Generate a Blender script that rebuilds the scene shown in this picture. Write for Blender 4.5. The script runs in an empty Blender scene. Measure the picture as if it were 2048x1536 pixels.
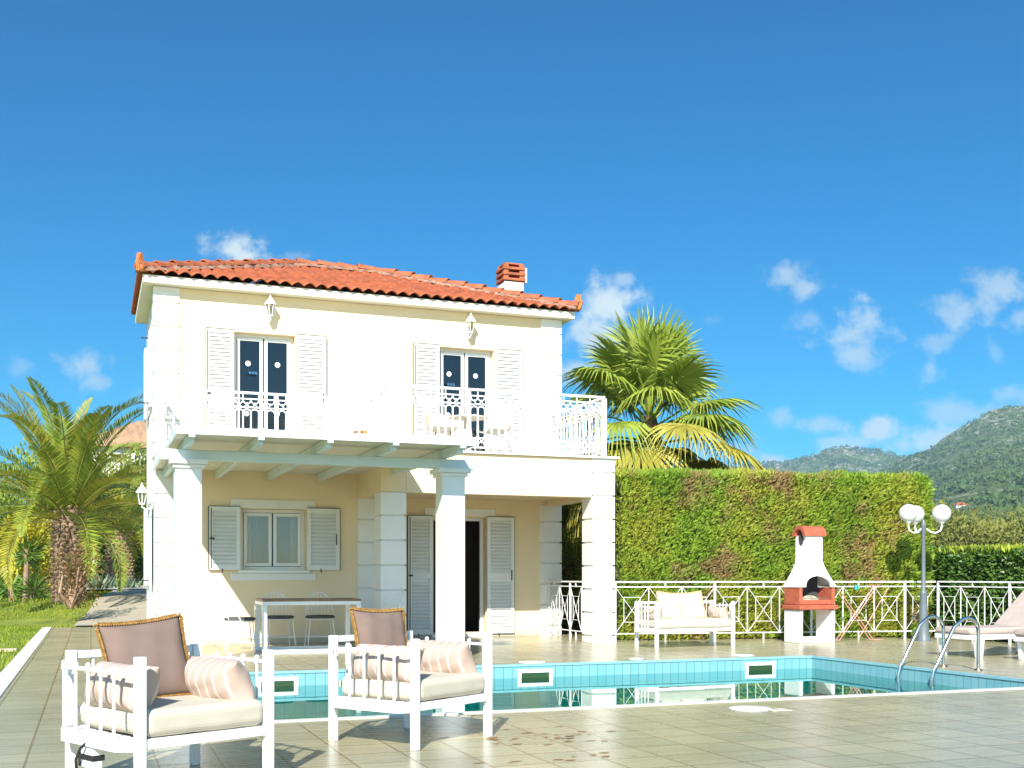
import bpy, math, random
import numpy as np
from mathutils import Vector, Matrix
random.seed(7); RNG = np.random.default_rng(11)
R = math.radians; PI = math.pi
SC = bpy.context.scene; COL = SC.collection

# ------------------------------------------------------------------ camera
# world axes: X along the villa front (to the right), Y into the picture, Z up
F, CX, HY, H = 2262.0, 1024.0, 1150.0, 1.10
TH = math.atan2(842.0, 2262.0); CT, ST = math.cos(TH), math.sin(TH)
cd = bpy.data.cameras.new("camera"); cam = bpy.data.objects.new("camera", cd); COL.objects.link(cam)
cam.location = (0, 0, H); cam.rotation_euler = (R(90), 0, -TH)
cd.sensor_width = 36.0; cd.lens = 36.0 * F / 2048.0
cd.shift_y = (HY - 768.0) / 2048.0
cd.clip_start = 0.05; cd.clip_end = 20000
SC.camera = cam

# ------------------------------------------------------------------ light
SUN_EL, SUN_AZ = R(35.0), R(27.0)           # sun travels towards +X,+Y
sd = Vector((math.sin(SUN_AZ) * math.cos(SUN_EL), math.cos(SUN_AZ) * math.cos(SUN_EL), -math.sin(SUN_EL)))
sl = bpy.data.lights.new("sun", 'SUN'); sl.energy = 4.6; sl.angle = R(0.5); sl.color = (1.0, 0.955, 0.87)
so = bpy.data.objects.new("sun", sl); COL.objects.link(so); so.location = (-20, -30, 40)
so.rotation_euler = sd.to_track_quat('-Z', 'Y').to_euler()
SC.view_settings.view_transform = 'Standard'; SC.view_settings.look = 'None'
SC.view_settings.exposure = 0.98; SC.view_settings.gamma = 1.0
SC.render.engine = 'CYCLES'
SC.cycles.use_denoising = True
SC.cycles.max_bounces = 8; SC.cycles.transparent_max_bounces = 12

# ------------------------------------------------------------------ world: sky with a few small clouds
W = bpy.data.worlds.new("World"); SC.world = W; W.use_nodes = True
nt = W.node_tree; N = nt.nodes; L = nt.links
for n in list(N): N.remove(n)
def nd(tree, t, **k):
    n = tree.nodes.new(t)
    for a, b in k.items(): setattr(n, a, b)
    return n
def mth(tree, op, a, b=None, c=None, clamp=False):
    n = nd(tree, 'ShaderNodeMath', operation=op, use_clamp=clamp)
    for i, x in enumerate((a, b, c)):
        if x is None: continue
        if isinstance(x, (int, float)): n.inputs[i].default_value = x
        else: tree.links.new(x, n.inputs[i])
    return n.outputs[0]
sky = nd(nt, 'ShaderNodeTexSky', sky_type='NISHITA'); sky.sun_disc = False
sky.sun_elevation = SUN_EL; sky.sun_rotation = R(180) + SUN_AZ
sky.air_density = 1.0; sky.dust_density = 0.2; sky.ozone_density = 3.0; sky.altitude = 200
hs = nd(nt, 'ShaderNodeHueSaturation'); hs.inputs['Saturation'].default_value = 1.22; hs.inputs['Hue'].default_value = 0.492
L.new(sky.outputs[0], hs.inputs['Color'])
tc = nd(nt, 'ShaderNodeTexCoord')
def vdot(vec):
    n = nd(nt, 'ShaderNodeVectorMath', operation='DOT_PRODUCT'); L.new(tc.outputs['Generated'], n.inputs[0]); n.inputs[1].default_value = vec
    return n.outputs['Value']
fw = vdot((ST, CT, 0)); rt = vdot((CT, -ST, 0)); up = vdot((0, 0, 1))
fwc = mth(nt, 'MAXIMUM', fw, 0.05)
cu = mth(nt, 'DIVIDE', rt, fwc); cv = mth(nt, 'DIVIDE', up, fwc)
cxy = nd(nt, 'ShaderNodeCombineXYZ'); L.new(cu, cxy.inputs[0]); L.new(cv, cxy.inputs[1])
nz = nd(nt, 'ShaderNodeTexNoise'); nz.inputs['Scale'].default_value = 30; nz.inputs['Detail'].default_value = 11; nz.inputs['Roughness'].default_value = 0.62
L.new(cxy.outputs[0], nz.inputs['Vector'])
CLOUDS = [(465, 498, 62, 46, 1), (488, 512, 55, 34, 1), (594, 512, 42, 18, .5), (1205, 610, 82, 62, .95), (1180, 668, 95, 62, .9), (1150, 748, 75, 34, .8), (1240, 560, 30, 25, .6),
          (1575, 548, 42, 34, .6), (1612, 578, 44, 34, .6), (1985, 575, 74, 48, .62), (1930, 612, 80, 42, .6), (2040, 640, 40, 30, .5), (1700, 665, 82, 58, .72), (1722, 705, 60, 34, .6), (1868, 690, 38, 28, .4),
          (1858, 740, 32, 36, .55), (165, 735, 60, 40, .6), (188, 762, 42, 36, .5), (45, 735, 34, 28, .28), (1770, 856, 78, 30, .85), (1634, 848, 62, 22, .55), (1560, 838, 40, 22, .45), (1940, 826, 130, 34, .5),
          (1880, 882, 120, 36, .75), (1700, 886, 70, 22, .55), (1550, 918, 52, 22, .9), (1985, 705, 26, 40, .25), (1620, 640, 34, 24, .3), (1420, 640, 20, 12, .12), (2040, 790, 60, 30, .4), (1440, 900, 120, 30, .5), (300, 800, 60, 22, .2)]
dens = None
for (px, py, rx, ry, op) in CLOUDS:
    a = nd(nt, 'ShaderNodeVectorMath', operation='SUBTRACT'); L.new(cxy.outputs[0], a.inputs[0]); a.inputs[1].default_value = ((px - CX) / F, (HY - py) / F, 0)
    b = nd(nt, 'ShaderNodeVectorMath', operation='MULTIPLY'); L.new(a.outputs[0], b.inputs[0]); b.inputs[1].default_value = (F / rx / 1.18, F / ry / 1.18, 0)
    c = nd(nt, 'ShaderNodeVectorMath', operation='LENGTH'); L.new(b.outputs[0], c.inputs[0])
    d = mth(nt, 'MULTIPLY_ADD', c.outputs['Value'], -1.0, 1.0)                    # 1 in the middle, 0 at the rim
    e = mth(nt, 'ADD', d, mth(nt, 'MULTIPLY_ADD', nz.outputs[0], 3.2, -1.72))
    g = nd(nt, 'ShaderNodeMapRange', interpolation_type='SMOOTHSTEP'); L.new(e, g.inputs[0]); g.inputs[1].default_value = -0.08; g.inputs[2].default_value = 0.85
    g.inputs[3].default_value = 0; g.inputs[4].default_value = op
    dens = g.outputs[0] if dens is None else mth(nt, 'MAXIMUM', dens, g.outputs[0])
front = mth(nt, 'GREATER_THAN', fw, 0.1)
side = nd(nt, 'ShaderNodeMapRange', interpolation_type='SMOOTHSTEP'); L.new(fw, side.inputs[0]); side.inputs[1].default_value = -.35; side.inputs[2].default_value = .35
tint = nd(nt, 'ShaderNodeMix', data_type='RGBA'); L.new(side.outputs[0], tint.inputs[0]); tint.inputs[6].default_value = (1.26, 1.32, 1.34, 1); tint.inputs[7].default_value = (.035, .55, .775, 1)   # sky brightened behind the camera as fill for the shaded porch, deep blue ahead
skyc = nd(nt, 'ShaderNodeMix', data_type='RGBA', blend_type='MULTIPLY'); skyc.inputs[0].default_value = 1.0; L.new(hs.outputs[0], skyc.inputs[6]); L.new(tint.outputs[2], skyc.inputs[7])
dens = mth(nt, 'MULTIPLY', dens, front)
nz2 = nd(nt, 'ShaderNodeTexNoise'); nz2.inputs['Scale'].default_value = 14; nz2.inputs['Detail'].default_value = 5
off = nd(nt, 'ShaderNodeVectorMath', operation='ADD'); L.new(cxy.outputs[0], off.inputs[0]); off.inputs[1].default_value = (3.1, -0.012, 0)
L.new(off.outputs[0], nz2.inputs['Vector'])
ccol = nd(nt, 'ShaderNodeMix', data_type='RGBA'); L.new(nz2.outputs[0], ccol.inputs[0])
ccol.inputs[6].default_value = (2.6, 3.5, 4.0, 1); ccol.inputs[7].default_value = (6.2, 6.7, 6.7, 1)
mx = nd(nt, 'ShaderNodeMix', data_type='RGBA'); L.new(mth(nt, 'MULTIPLY', dens, 0.92), mx.inputs[0]); L.new(skyc.outputs[2], mx.inputs[6]); L.new(ccol.outputs[2], mx.inputs[7])
bg = nd(nt, 'ShaderNodeBackground'); bg.inputs[1].default_value = 0.085; L.new(mx.outputs[2], bg.inputs[0])
wo = nd(nt, 'ShaderNodeOutputWorld'); L.new(bg.outputs[0], wo.inputs[0])

# ------------------------------------------------------------------ measuring: photograph pixel -> point of the place
def atD(px, py, D):
    dx = (px - CX) / F
    return Vector((D * (dx * CT + ST), D * (CT - dx * ST), H + (HY - py) / F * D))
def atY(px, py, Y):
    dx = (px - CX) / F
    return atD(px, py, Y / (CT - dx * ST))
def gnd(px, py, z=0.0): return atD(px, py, (H - z) * F / (py - HY))
def XY(px, Y): return atY(px, 1150, Y).x
def ZY(px, py, Y): return atY(px, py, Y).z

# ------------------------------------------------------------------ materials
MATS = {}
def mat(name, col, rough=0.5, var=0.08, scale=4.0, bump=0.0, bscale=40.0, spec=0.5, metal=0.0, pos=False, col2=None, stretch=None, island=0.0, transl=0.0, emit=None, coat=0.0):
    if name in MATS: return MATS[name]
    m = bpy.data.materials.new(name); m.use_nodes = True; t = m.node_tree; bs = t.nodes['Principled BSDF']
    bs.inputs['Roughness'].default_value = rough; bs.inputs['Metallic'].default_value = metal; bs.inputs['Specular IOR Level'].default_value = spec
    bs.inputs['Coat Weight'].default_value = coat
    if pos: vec = nd(t, 'ShaderNodeNewGeometry').outputs['Position']
    else: vec = nd(t, 'ShaderNodeTexCoord').outputs['Object']
    if stretch:
        mp = nd(t, 'ShaderNodeVectorMath', operation='MULTIPLY'); t.links.new(vec, mp.inputs[0]); mp.inputs[1].default_value = stretch; vec = mp.outputs[0]
    n1 = nd(t, 'ShaderNodeTexNoise'); n1.inputs['Scale'].default_value = scale; n1.inputs['Detail'].default_value = 5; t.links.new(vec, n1.inputs['Vector'])
    fac = nd(t, 'ShaderNodeMapRange'); t.links.new(n1.outputs[0], fac.inputs[0]); fac.inputs[1].default_value = 0.3; fac.inputs[2].default_value = 0.7
    f = fac.outputs[0]
    if island:
        gi = nd(t, 'ShaderNodeNewGeometry')
        f = mth(t, 'ADD', mth(t, 'MULTIPLY', f, 1 - island), mth(t, 'MULTIPLY', gi.outputs['Random Per Island'], island))
    c1 = [max(0, x * (1 - var)) for x in col]; c2 = list(col2) if col2 else [min(1, x * (1 + var)) for x in col]
    if col2: c1 = list(col)
    mxn = nd(t, 'ShaderNodeMix', data_type='RGBA'); t.links.new(f, mxn.inputs[0]); mxn.inputs[6].default_value = (*c1, 1); mxn.inputs[7].default_value = (*c2, 1)
    t.links.new(mxn.outputs[2], bs.inputs['Base Color'])
    if bump:
        n2 = nd(t, 'ShaderNodeTexNoise'); n2.inputs['Scale'].default_value = bscale; n2.inputs['Detail'].default_value = 4; t.links.new(vec, n2.inputs['Vector'])
        bp = nd(t, 'ShaderNodeBump'); bp.inputs['Strength'].default_value = bump; bp.inputs['Distance'].default_value = 0.02
        t.links.new(n2.outputs[0], bp.inputs['Height']); t.links.new(bp.outputs[0], bs.inputs['Normal'])
    if transl:
        tr = nd(t, 'ShaderNodeBsdfTranslucent'); t.links.new(mxn.outputs[2], tr.inputs[0])
        ms = nd(t, 'ShaderNodeMixShader'); ms.inputs[0].default_value = transl; t.links.new(bs.outputs[0], ms.inputs[1]); t.links.new(tr.outputs[0], ms.inputs[2])
        t.links.new(ms.outputs[0], t.nodes['Material Output'].inputs[0])
    MATS[name] = m; m['mix'] = mxn.name
    return m
white = mat('white_paint', (.80, .80, .77), .35, .03, 3, .04, 60)
metalw = mat('white_metal', (.82, .82, .80), .28, .03, 6)
quoinm = mat('white_render', (.80, .79, .74), .7, .04, 2.5, .12, 90)
cream = mat('cream_render', (.83, .665, .43), .8, .05, 1.2, .12, 120, pos=True)
soffitm = mat('soffit_paint', (.72, .68, .56), .7, .04, 2)
terra = mat('terracotta', (.36, .095, .035), .75, .28, 5, .15, 60, pos=True)
terra2 = mat('terracotta_cap', (.38, .11, .045), .75, .3, 6, .2, 50, pos=True)
mortar = mat('mortar', (.27, .16, .11), .9, .5, 9, .4, 30, pos=True)
black = mat('black_metal', (.02, .02, .02), .4, .1)
shutm = mat('shutter_white', (.74, .75, .72), .4, .03, 3)
boards = mat('pergola_boards', (.72, .68, .56), .6, .06, 2, .1, 30, stretch=(8, .6, 1))
woodtop = mat('table_wood', (.24, .14, .075), .45, .25, 6, .1, 30, stretch=(1, 9, 1))
greycush = mat('grey_cushion', (.09, .09, .09), .9, .15, 20, .1, 200)
seatm = mat('cream_fabric', (.52, .475, .375), .9, .04, 8, .12, 260)
taupe = mat('taupe_fabric', (.195, .135, .108), .92, .06, 10, .2, 240)
creamp = mat('pale_cream_fabric', (.74, .67, .54), .9, .04, 8, .15, 200)
rope = mat('straw_rope', (.30, .165, .04), .8, .4, 60, .3, 120, island=.5)
beigec = mat('lounger_fabric', (.44, .36, .31), .9, .05, 8, .1, 200)
plastic = mat('white_plastic', (.80, .80, .79), .35, .03)
steel = mat('stainless_steel', (.62, .62, .60), .18, .06, 3, metal=1.0)
lampgrey = mat('lamp_grey_paint', (.125, .155, .17), .45, .08, 4)
globem = mat('opal_glass', (.86, .86, .84), .18, .02, transl=.25)
brick_red = mat('barbecue_red', (.42, .10, .05), .8, .2, 12, .25, 80)
soot = mat('barbecue_soot', (.045, .045, .05), .85, .5, 7, .2, 30)
bbqw = mat('barbecue_white', (.80, .79, .76), .75, .05, 5, .15, 60)
pinkm = mat('salmon_tube', (.55, .26, .22), .45, .1)
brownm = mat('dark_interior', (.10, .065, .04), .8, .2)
potm = mat('pot_terracotta', (.36, .17, .06), .7, .2)
winm = mat('curtain', (.17, .32, .38), .9, .03, 3)
winw = mat('sheer_curtain', (.55, .62, .64), .9, .1, 3, stretch=(22, 1, .3))
chairb = mat('balcony_plastic', (.62, .57, .47), .5, .05)

def glass(name, tint, ior=1.5):
    m = bpy.data.materials.new(name); m.use_nodes = True; t = m.node_tree
    for n in list(t.nodes): t.nodes.remove(n)
    o = nd(t, 'ShaderNodeOutputMaterial'); tr = nd(t, 'ShaderNodeBsdfTransparent'); tr.inputs[0].default_value = (*tint, 1)
    gl = nd(t, 'ShaderNodeBsdfGlossy'); gl.inputs['Roughness'].default_value = 0.0
    fr = nd(t, 'ShaderNodeFresnel'); fr.inputs[0].default_value = ior
    ms = nd(t, 'ShaderNodeMixShader'); t.links.new(mth(t, 'MULTIPLY', fr.outputs[0], 1.6, clamp=True), ms.inputs[0]); t.links.new(tr.outputs[0], ms.inputs[1]); t.links.new(gl.outputs[0], ms.inputs[2])
    t.links.new(ms.outputs[0], o.inputs[0]); return m
glassd = glass('dark_glass', (.45, .55, .58)); glassl = glass('window_glass', (.8, .9, .92))

def deck_mat():
    m = mat('deck_tiles', (.325, .305, .225), .3, .1); t = m.node_tree; bs = t.nodes['Principled BSDF']
    g = nd(t, 'ShaderNodeNewGeometry').outputs['Position']
    br = nd(t, 'ShaderNodeTexBrick'); br.offset = 0.0; br.squash = 1.0; t.links.new(g, br.inputs['Vector'])
    br.inputs['Scale'].default_value = 1.0; br.inputs['Brick Width'].default_value = 0.36; br.inputs['Row Height'].default_value = 0.36
    br.inputs['Mortar Size'].default_value = 0.009; br.inputs['Mortar Smooth'].default_value = 0.3; br.inputs['Bias'].default_value = 0
    br.inputs['Color1'].default_value = (.335, .312, .198, 1); br.inputs['Color2'].default_value = (.412, .374, .232, 1); br.inputs['Mortar'].default_value = (.235, .175, .085, 1)
    sv = nd(t, 'ShaderNodeVectorMath', operation='MULTIPLY'); t.links.new(g, sv.inputs[0]); sv.inputs[1].default_value = (1.6, 30, 1)
    s = nd(t, 'ShaderNodeTexNoise'); s.inputs['Scale'].default_value = 1.0; s.inputs['Detail'].default_value = 6; t.links.new(sv.outputs[0], s.inputs['Vector'])
    r = nd(t, 'ShaderNodeMapRange'); t.links.new(s.outputs[0], r.inputs[0]); r.inputs[1].default_value = .3; r.inputs[2].default_value = .7; r.inputs[3].default_value = .90; r.inputs[4].default_value = 1.09
    big = nd(t, 'ShaderNodeTexNoise'); big.inputs['Scale'].default_value = .9; big.inputs['Detail'].default_value = 4; t.links.new(g, big.inputs['Vector'])
    r2 = nd(t, 'ShaderNodeMapRange'); t.links.new(big.outputs[0], r2.inputs[0]); r2.inputs[1].default_value = .3; r2.inputs[2].default_value = .7; r2.inputs[3].default_value = .9; r2.inputs[4].default_value = 1.1
    k = mth(t, 'MULTIPLY', r.outputs[0], r2.outputs[0])
    mu = nd(t, 'ShaderNodeVectorMath', operation='SCALE'); t.links.new(br.outputs['Color'], mu.inputs[0]); t.links.new(k, mu.inputs['Scale'])
    t.links.new(mu.outputs[0], bs.inputs['Base Color'])
    ro = nd(t, 'ShaderNodeMapRange'); t.links.new(s.outputs[0], ro.inputs[0]); ro.inputs[3].default_value = .16; ro.inputs[4].default_value = .36; bs.inputs['Specular IOR Level'].default_value = .4; t.links.new(ro.outputs[0], bs.inputs['Roughness'])
    bp = nd(t, 'ShaderNodeBump'); bp.inputs['Strength'].default_value = .25; bp.inputs['Distance'].default_value = .004
    hh = mth(t, 'ADD', mth(t, 'MULTIPLY', br.outputs['Fac'], -1.5), s.outputs[0]); t.links.new(hh, bp.inputs['Height']); t.links.new(bp.outputs[0], bs.inputs['Normal'])
    return m
deckm = deck_mat()
def pool_mat(name, ax):
    m = mat(name, (.30, .58, .62), .2, .1); t = m.node_tree; bs = t.nodes['Principled BSDF']
    g = nd(t, 'ShaderNodeNewGeometry').outputs['Position']; sp = nd(t, 'ShaderNodeSeparateXYZ'); t.links.new(g, sp.inputs[0])
    cb = nd(t, 'ShaderNodeCombineXYZ'); t.links.new(sp.outputs[ax[0]], cb.inputs[0]); t.links.new(mth(t, 'ADD', sp.outputs[ax[1]], 0.02 if ax[1] == 2 else 0), cb.inputs[1])
    br = nd(t, 'ShaderNodeTexBrick'); br.offset = 0; br.squash = 1; t.links.new(cb.outputs[0], br.inputs['Vector'])
    br.inputs['Scale'].default_value = 1; br.inputs['Brick Width'].default_value = .115; br.inputs['Row Height'].default_value = .235
    br.inputs['Mortar Size'].default_value = .0028; br.inputs['Mortar Smooth'].default_value = .1; br.inputs['Bias'].default_value = 0
    br.inputs['Color1'].default_value = (.15, .37, .42, 1); br.inputs['Color2'].default_value = (.19, .40, .44, 1); br.inputs['Mortar'].default_value = (.06, .12, .13, 1)
    t.links.new(br.outputs['Color'], bs.inputs['Base Color']); return m
poolx = pool_mat('pool_tile_long', (0, 2)); pooly = pool_mat('pool_tile_short', (1, 2)); poolf = pool_mat('pool_tile_floor', (0, 1))
copem = mat('coping_tile', (.23, .46, .50), .3, .08, 5, pos=True)
copew = mat('coping_white', (.66, .66, .58), .4, .06, 5, pos=True)
def water_mat():
    m = bpy.data.materials.new('pool_water'); m.use_nodes = True; t = m.node_tree
    for n in list(t.nodes): t.nodes.remove(n)
    o = nd(t, 'ShaderNodeOutputMaterial'); tr = nd(t, 'ShaderNodeBsdfTransparent'); tr.inputs[0].default_value = (.10, .66, .58, 1)
    gl = nd(t, 'ShaderNodeBsdfGlossy'); gl.inputs['Roughness'].default_value = 0.0; gl.inputs[0].default_value = (.92, 1, .98, 1)
    gi = nd(t, 'ShaderNodeNewGeometry'); sz = nd(t, 'ShaderNodeSeparateXYZ'); t.links.new(gi.outputs['Incoming'], sz.inputs[0])
    c = mth(t, 'ABSOLUTE', sz.outputs[2]); fres = mth(t, 'MULTIPLY_ADD', mth(t, 'POWER', mth(t, 'SUBTRACT', 1.0, c), 5.0), .98, .02)
    g = nd(t, 'ShaderNodeNewGeometry').outputs['Position']
    n = nd(t, 'ShaderNodeTexNoise'); n.inputs['Scale'].default_value = 2.2; n.inputs['Detail'].default_value = 2; t.links.new(g, n.inputs['Vector'])
    bp = nd(t, 'ShaderNodeBump'); bp.inputs['Strength'].default_value = .05; bp.inputs['Distance'].default_value = .01; t.links.new(n.outputs[0], bp.inputs['Height'])
    t.links.new(bp.outputs[0], gl.inputs['Normal'])
    ms = nd(t, 'ShaderNodeMixShader'); t.links.new(fres, ms.inputs[0]); t.links.new(tr.outputs[0], ms.inputs[1]); t.links.new(gl.outputs[0], ms.inputs[2])
    t.links.new(ms.outputs[0], o.inputs[0]); return m
waterm = water_mat()
def stripe_mat():
    m = mat('striped_fabric', (.62, .50, .43), .9, .04, 8, .15, 220); t = m.node_tree; bs = t.nodes['Principled BSDF']
    g = nd(t, 'ShaderNodeTexCoord').outputs['Object']; sp = nd(t, 'ShaderNodeSeparateXYZ'); t.links.new(g, sp.inputs[0])
    w = mth(t, 'PINGPONG', mth(t, 'ADD', sp.outputs[0], 5.0), 0.0375)
    st = nd(t, 'ShaderNodeMapRange'); t.links.new(w, st.inputs[0]); st.inputs[1].default_value = .0285; st.inputs[2].default_value = .031
    mxn = nd(t, 'ShaderNodeMix', data_type='RGBA'); t.links.new(st.outputs[0], mxn.inputs[0]); mxn.inputs[6].default_value = (.47, .35, .285, 1); mxn.inputs[7].default_value = (.62, .555, .48, 1)
    t.links.new(mxn.outputs[2], bs.inputs['Base Color']); return m
stripem = stripe_mat()

# ------------------------------------------------------------------ mesh helpers
class MB:
    def __init__(s): s.v = []; s.f = []
    def add(s, vs, fs, M=None):
        o = len(s.v)
        s.v += [tuple(M @ Vector(p)) if M else tuple(p) for p in vs]
        s.f += [tuple(i + o for i in f) for f in fs]; return s
    def box(s, x0, x1, y0, y1, z0, z1, M=None):
        return s.add([(x0, y0, z0), (x1, y0, z0), (x1, y1, z0), (x0, y1, z0), (x0, y0, z1), (x1, y0, z1), (x1, y1, z1), (x0, y1, z1)],
                     [(0, 3, 2, 1), (4, 5, 6, 7), (0, 1, 5, 4), (1, 2, 6, 5), (2, 3, 7, 6), (3, 0, 4, 7)], M)
    def bar(s, a, b, w, h=None, upv=(0, 0, 1)):            # rectangular bar from a to b
        a, b = Vector(a), Vector(b); d = b - a; ln = d.length; d.normalize(); u = Vector(upv)
        if abs(d.dot(u)) > .98: u = Vector((0, 1, 0))
        x = d.cross(u).normalized(); z = x.cross(d).normalized(); h = h or w
        M = Matrix((x, d, z)).transposed().to_4x4(); M.translation = a
        return s.box(-w / 2, w / 2, 0, ln, -h / 2, h / 2, M)
    def quad(s, *p): return s.add(p, [tuple(range(len(p)))])
    def tube(s, pts, r, n=8, closed=False, M=None):
        pts = [Vector(p) for p in pts]; k = len(pts); rs = r if isinstance(r, (list, tuple)) else [r] * k
        vs = []; fs = []; t0 = (pts[1] - pts[0]).normalized(); u = Vector((0, 0, 1)) if abs(t0.z) < .9 else Vector((1, 0, 0))
        nrm = t0.cross(u).normalized()
        for i, p in enumerate(pts):
            t = ((pts[(i + 1) % k] - pts[i - 1]) if closed else (pts[min(i + 1, k - 1)] - pts[max(i - 1, 0)])).normalized()
            nrm = (nrm - t * nrm.dot(t)).normalized(); b = t.cross(nrm)
            for j in range(n):
                a = 2 * PI * j / n; vs.append(p + (nrm * math.cos(a) + b * math.sin(a)) * rs[i])
        for i in range(k if closed else k - 1):
            for j in range(n):
                a = i * n; b2 = ((i + 1) % k) * n; fs.append((a + j, a + (j + 1) % n, b2 + (j + 1) % n, b2 + j))
        if not closed: fs += [tuple(range(n - 1, -1, -1)), tuple((k - 1) * n + j for j in range(n))]
        return s.add(vs, fs, M)
    def lathe(s, prof, n=20, M=None):
        vs = []; fs = []
        for (r, z) in prof:
            for j in range(n): a = 2 * PI * j / n; vs.append((r * math.cos(a), r * math.sin(a), z))
        for i in range(len(prof) - 1):
            for j in range(n): fs.append((i * n + j, i * n + (j + 1) % n, (i + 1) * n + (j + 1) % n, (i + 1) * n + j))
        fs += [tuple(range(n - 1, -1, -1)), tuple((len(prof) - 1) * n + j for j in range(n))]
        return s.add(vs, fs, M)
    def ball(s, c, r, n=12, sz=1.0):
        pr = [(max(r * math.sin(PI * i / n), 1e-4), -r * sz * math.cos(PI * i / n)) for i in range(n + 1)]
        return s.lathe(pr, n * 2 if n > 6 else 8, Matrix.Translation(Vector(c)))
    def grid(s, fn, nu, nv, M=None):
        vs = [fn(i / nu, j / nv) for j in range(nv + 1) for i in range(nu + 1)]
        fs = [(j * (nu + 1) + i, j * (nu + 1) + i + 1, (j + 1) * (nu + 1) + i + 1, (j + 1) * (nu + 1) + i) for j in range(nv) for i in range(nu)]
        return s.add(vs, fs, M)
    def build(s, name, m, parent=None, bevel=0.0, angle=38, world=False, recalc=False):
        me = bpy.data.meshes.new(name); me.from_pydata(s.v, [], s.f); me.materials.append(m)
        if recalc:
            import bmesh
            bm = bmesh.new(); bm.from_mesh(me); bmesh.ops.remove_doubles(bm, verts=bm.verts, dist=1e-5); bmesh.ops.recalc_face_normals(bm, faces=bm.faces); bm.to_mesh(me); bm.free()
        me.polygons.foreach_set('use_smooth', [True] * len(me.polygons)); me.set_sharp_from_angle(angle=R(angle)); me.update()
        o = bpy.data.objects.new(name, me); COL.objects.link(o)
        if parent:
            o.parent = parent
            if world: o.location = -absloc(parent)
        if bevel:
            b = o.modifiers.new('bevel', 'BEVEL'); b.width = bevel; b.segments = 2; b.limit_method = 'ANGLE'; b.angle_limit = R(40); b.harden_normals = False
        return o
def absloc(o):
    v = Vector((0, 0, 0))
    while o: v += o.location; o = o.parent
    return v
def tag(o, label=None, cat=None, group=None, kind=None):
    for k, x in (('label', label), ('category', cat), ('group', group), ('kind', kind)):
        if x: o[k] = x
    return o
def thing(name, label, cat, loc=(0, 0, 0), rz=0.0, group=None):
    o = bpy.data.objects.new(name, None); COL.objects.link(o); o.location = loc; o.rotation_euler = (0, 0, rz); o.empty_display_size = .2
    return tag(o, label, cat, group)
def copy_tree(o, parent=None):
    c = o.copy(); COL.objects.link(c)
    if parent: c.parent = parent
    for ch in list(o.children): copy_tree(ch, c)
    return c
def struct(name, mb, m, **k): return tag(mb.build(name, m, **k), kind='structure')
def arc(c, r, a0, a1, n, ax=0):      # points of an arc; ax 0: in XZ plane, 1: in YZ plane
    out = []
    for i in range(n + 1):
        a = a0 + (a1 - a0) * i / n
        p = (c[0] + r * math.cos(a), c[1], c[2] + r * math.sin(a)) if ax == 0 else (c[0], c[1] + r * math.cos(a), c[2] + r * math.sin(a))
        out.append(p)
    return out
def leaves(name, P, D, S, ln, wd, m, parent=None, world=True, fold=0.0):
    """many kite shaped leaves: P base, D direction, S side, ln length, wd half width (numpy arrays)"""
    P, D, S = np.asarray(P, float), np.asarray(D, float), np.asarray(S, float); n = len(P)
    D = D / np.linalg.norm(D, axis=1, keepdims=True)
    S = S - D * (S * D).sum(1, keepdims=True); S = S / (np.linalg.norm(S, axis=1, keepdims=True) + 1e-9)
    ln = np.broadcast_to(ln, (n,))[:, None]; wd = np.broadcast_to(wd, (n,))[:, None]
    V = np.stack([P, P + D * ln * .45 + S * wd, P + D * ln, P + D * ln * .45 - S * wd], 1).reshape(-1, 3)
    me = bpy.data.meshes.new(name); me.vertices.add(4 * n); me.vertices.foreach_set('co', V.astype(np.float32).ravel())
    me.loops.add(4 * n); me.loops.foreach_set('vertex_index', np.arange(4 * n, dtype=np.int32))
    me.polygons.add(n); me.polygons.foreach_set('loop_start', np.arange(0, 4 * n, 4, dtype=np.int32))
    me.update(calc_edges=True); me.validate(); me.materials.append(m)
    o = bpy.data.objects.new(name, me); COL.objects.link(o)
    if parent:
        o.parent = parent
        if world: o.location = -absloc(parent)
    return o
def rdir(n): v = RNG.normal(size=(n, 3)); return v / np.linalg.norm(v, axis=1, keepdims=True)

# ================================================================== SETTING
PX0, PX1, PY0, PY1 = 1.15, 9.17, 8.60, 12.97          # the pool
WZ = -0.165                                            # water level
def terrain(x, y):
    d = x * ST + y * CT
    z = -0.03
    if d > 24: z += np.interp(d, [24.6, 28, 42, 75, 200, 4000], [0, .5, .76, 1.0, 1.0, 1.0]) * np.clip((9 - x) / 3, 0, 1)
    return float(z)
gx = sorted(set([-4000, -1500, -600, -250, -120, -60, -40, -25, -15, -8, -4, -2, 0, PX0 - .3, PX0, 3, 5, 7, PX1, 11, 14, 18, 25, 40, 70, 150, 400, 1200, 4000]))
gy = sorted(set([-300, -60, -20, -5, 3, PY0, 10.5, PY1, 16, 18, 20, 22, 24, 26, 28, 30, 33, 37, 42, 50, 60, 75, 100, 160, 300, 700, 1500, 4000]))
mb = MB(); idx = {}
for j, y in enumerate(gy):
    for i, x in enumerate(gx):
        idx[i, j] = len(mb.v); mb.v.append((x, y, terrain(x, y)))
for j in range(len(gy) - 1):
    for i in range(len(gx) - 1):
        if gx[i] >= PX0 and gx[i + 1] <= PX1 and gy[j] >= PY0 and gy[j + 1] <= PY1: continue
        mb.f.append((idx[i, j], idx[i + 1, j], idx[i + 1, j + 1], idx[i, j + 1]))
lawnm = mat('lawn', (.11, .15, .012), .95, .3, 2.0, .4, 20, pos=True, col2=(.26, .29, .03))
struct('ground', mb, lawnm)
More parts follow.
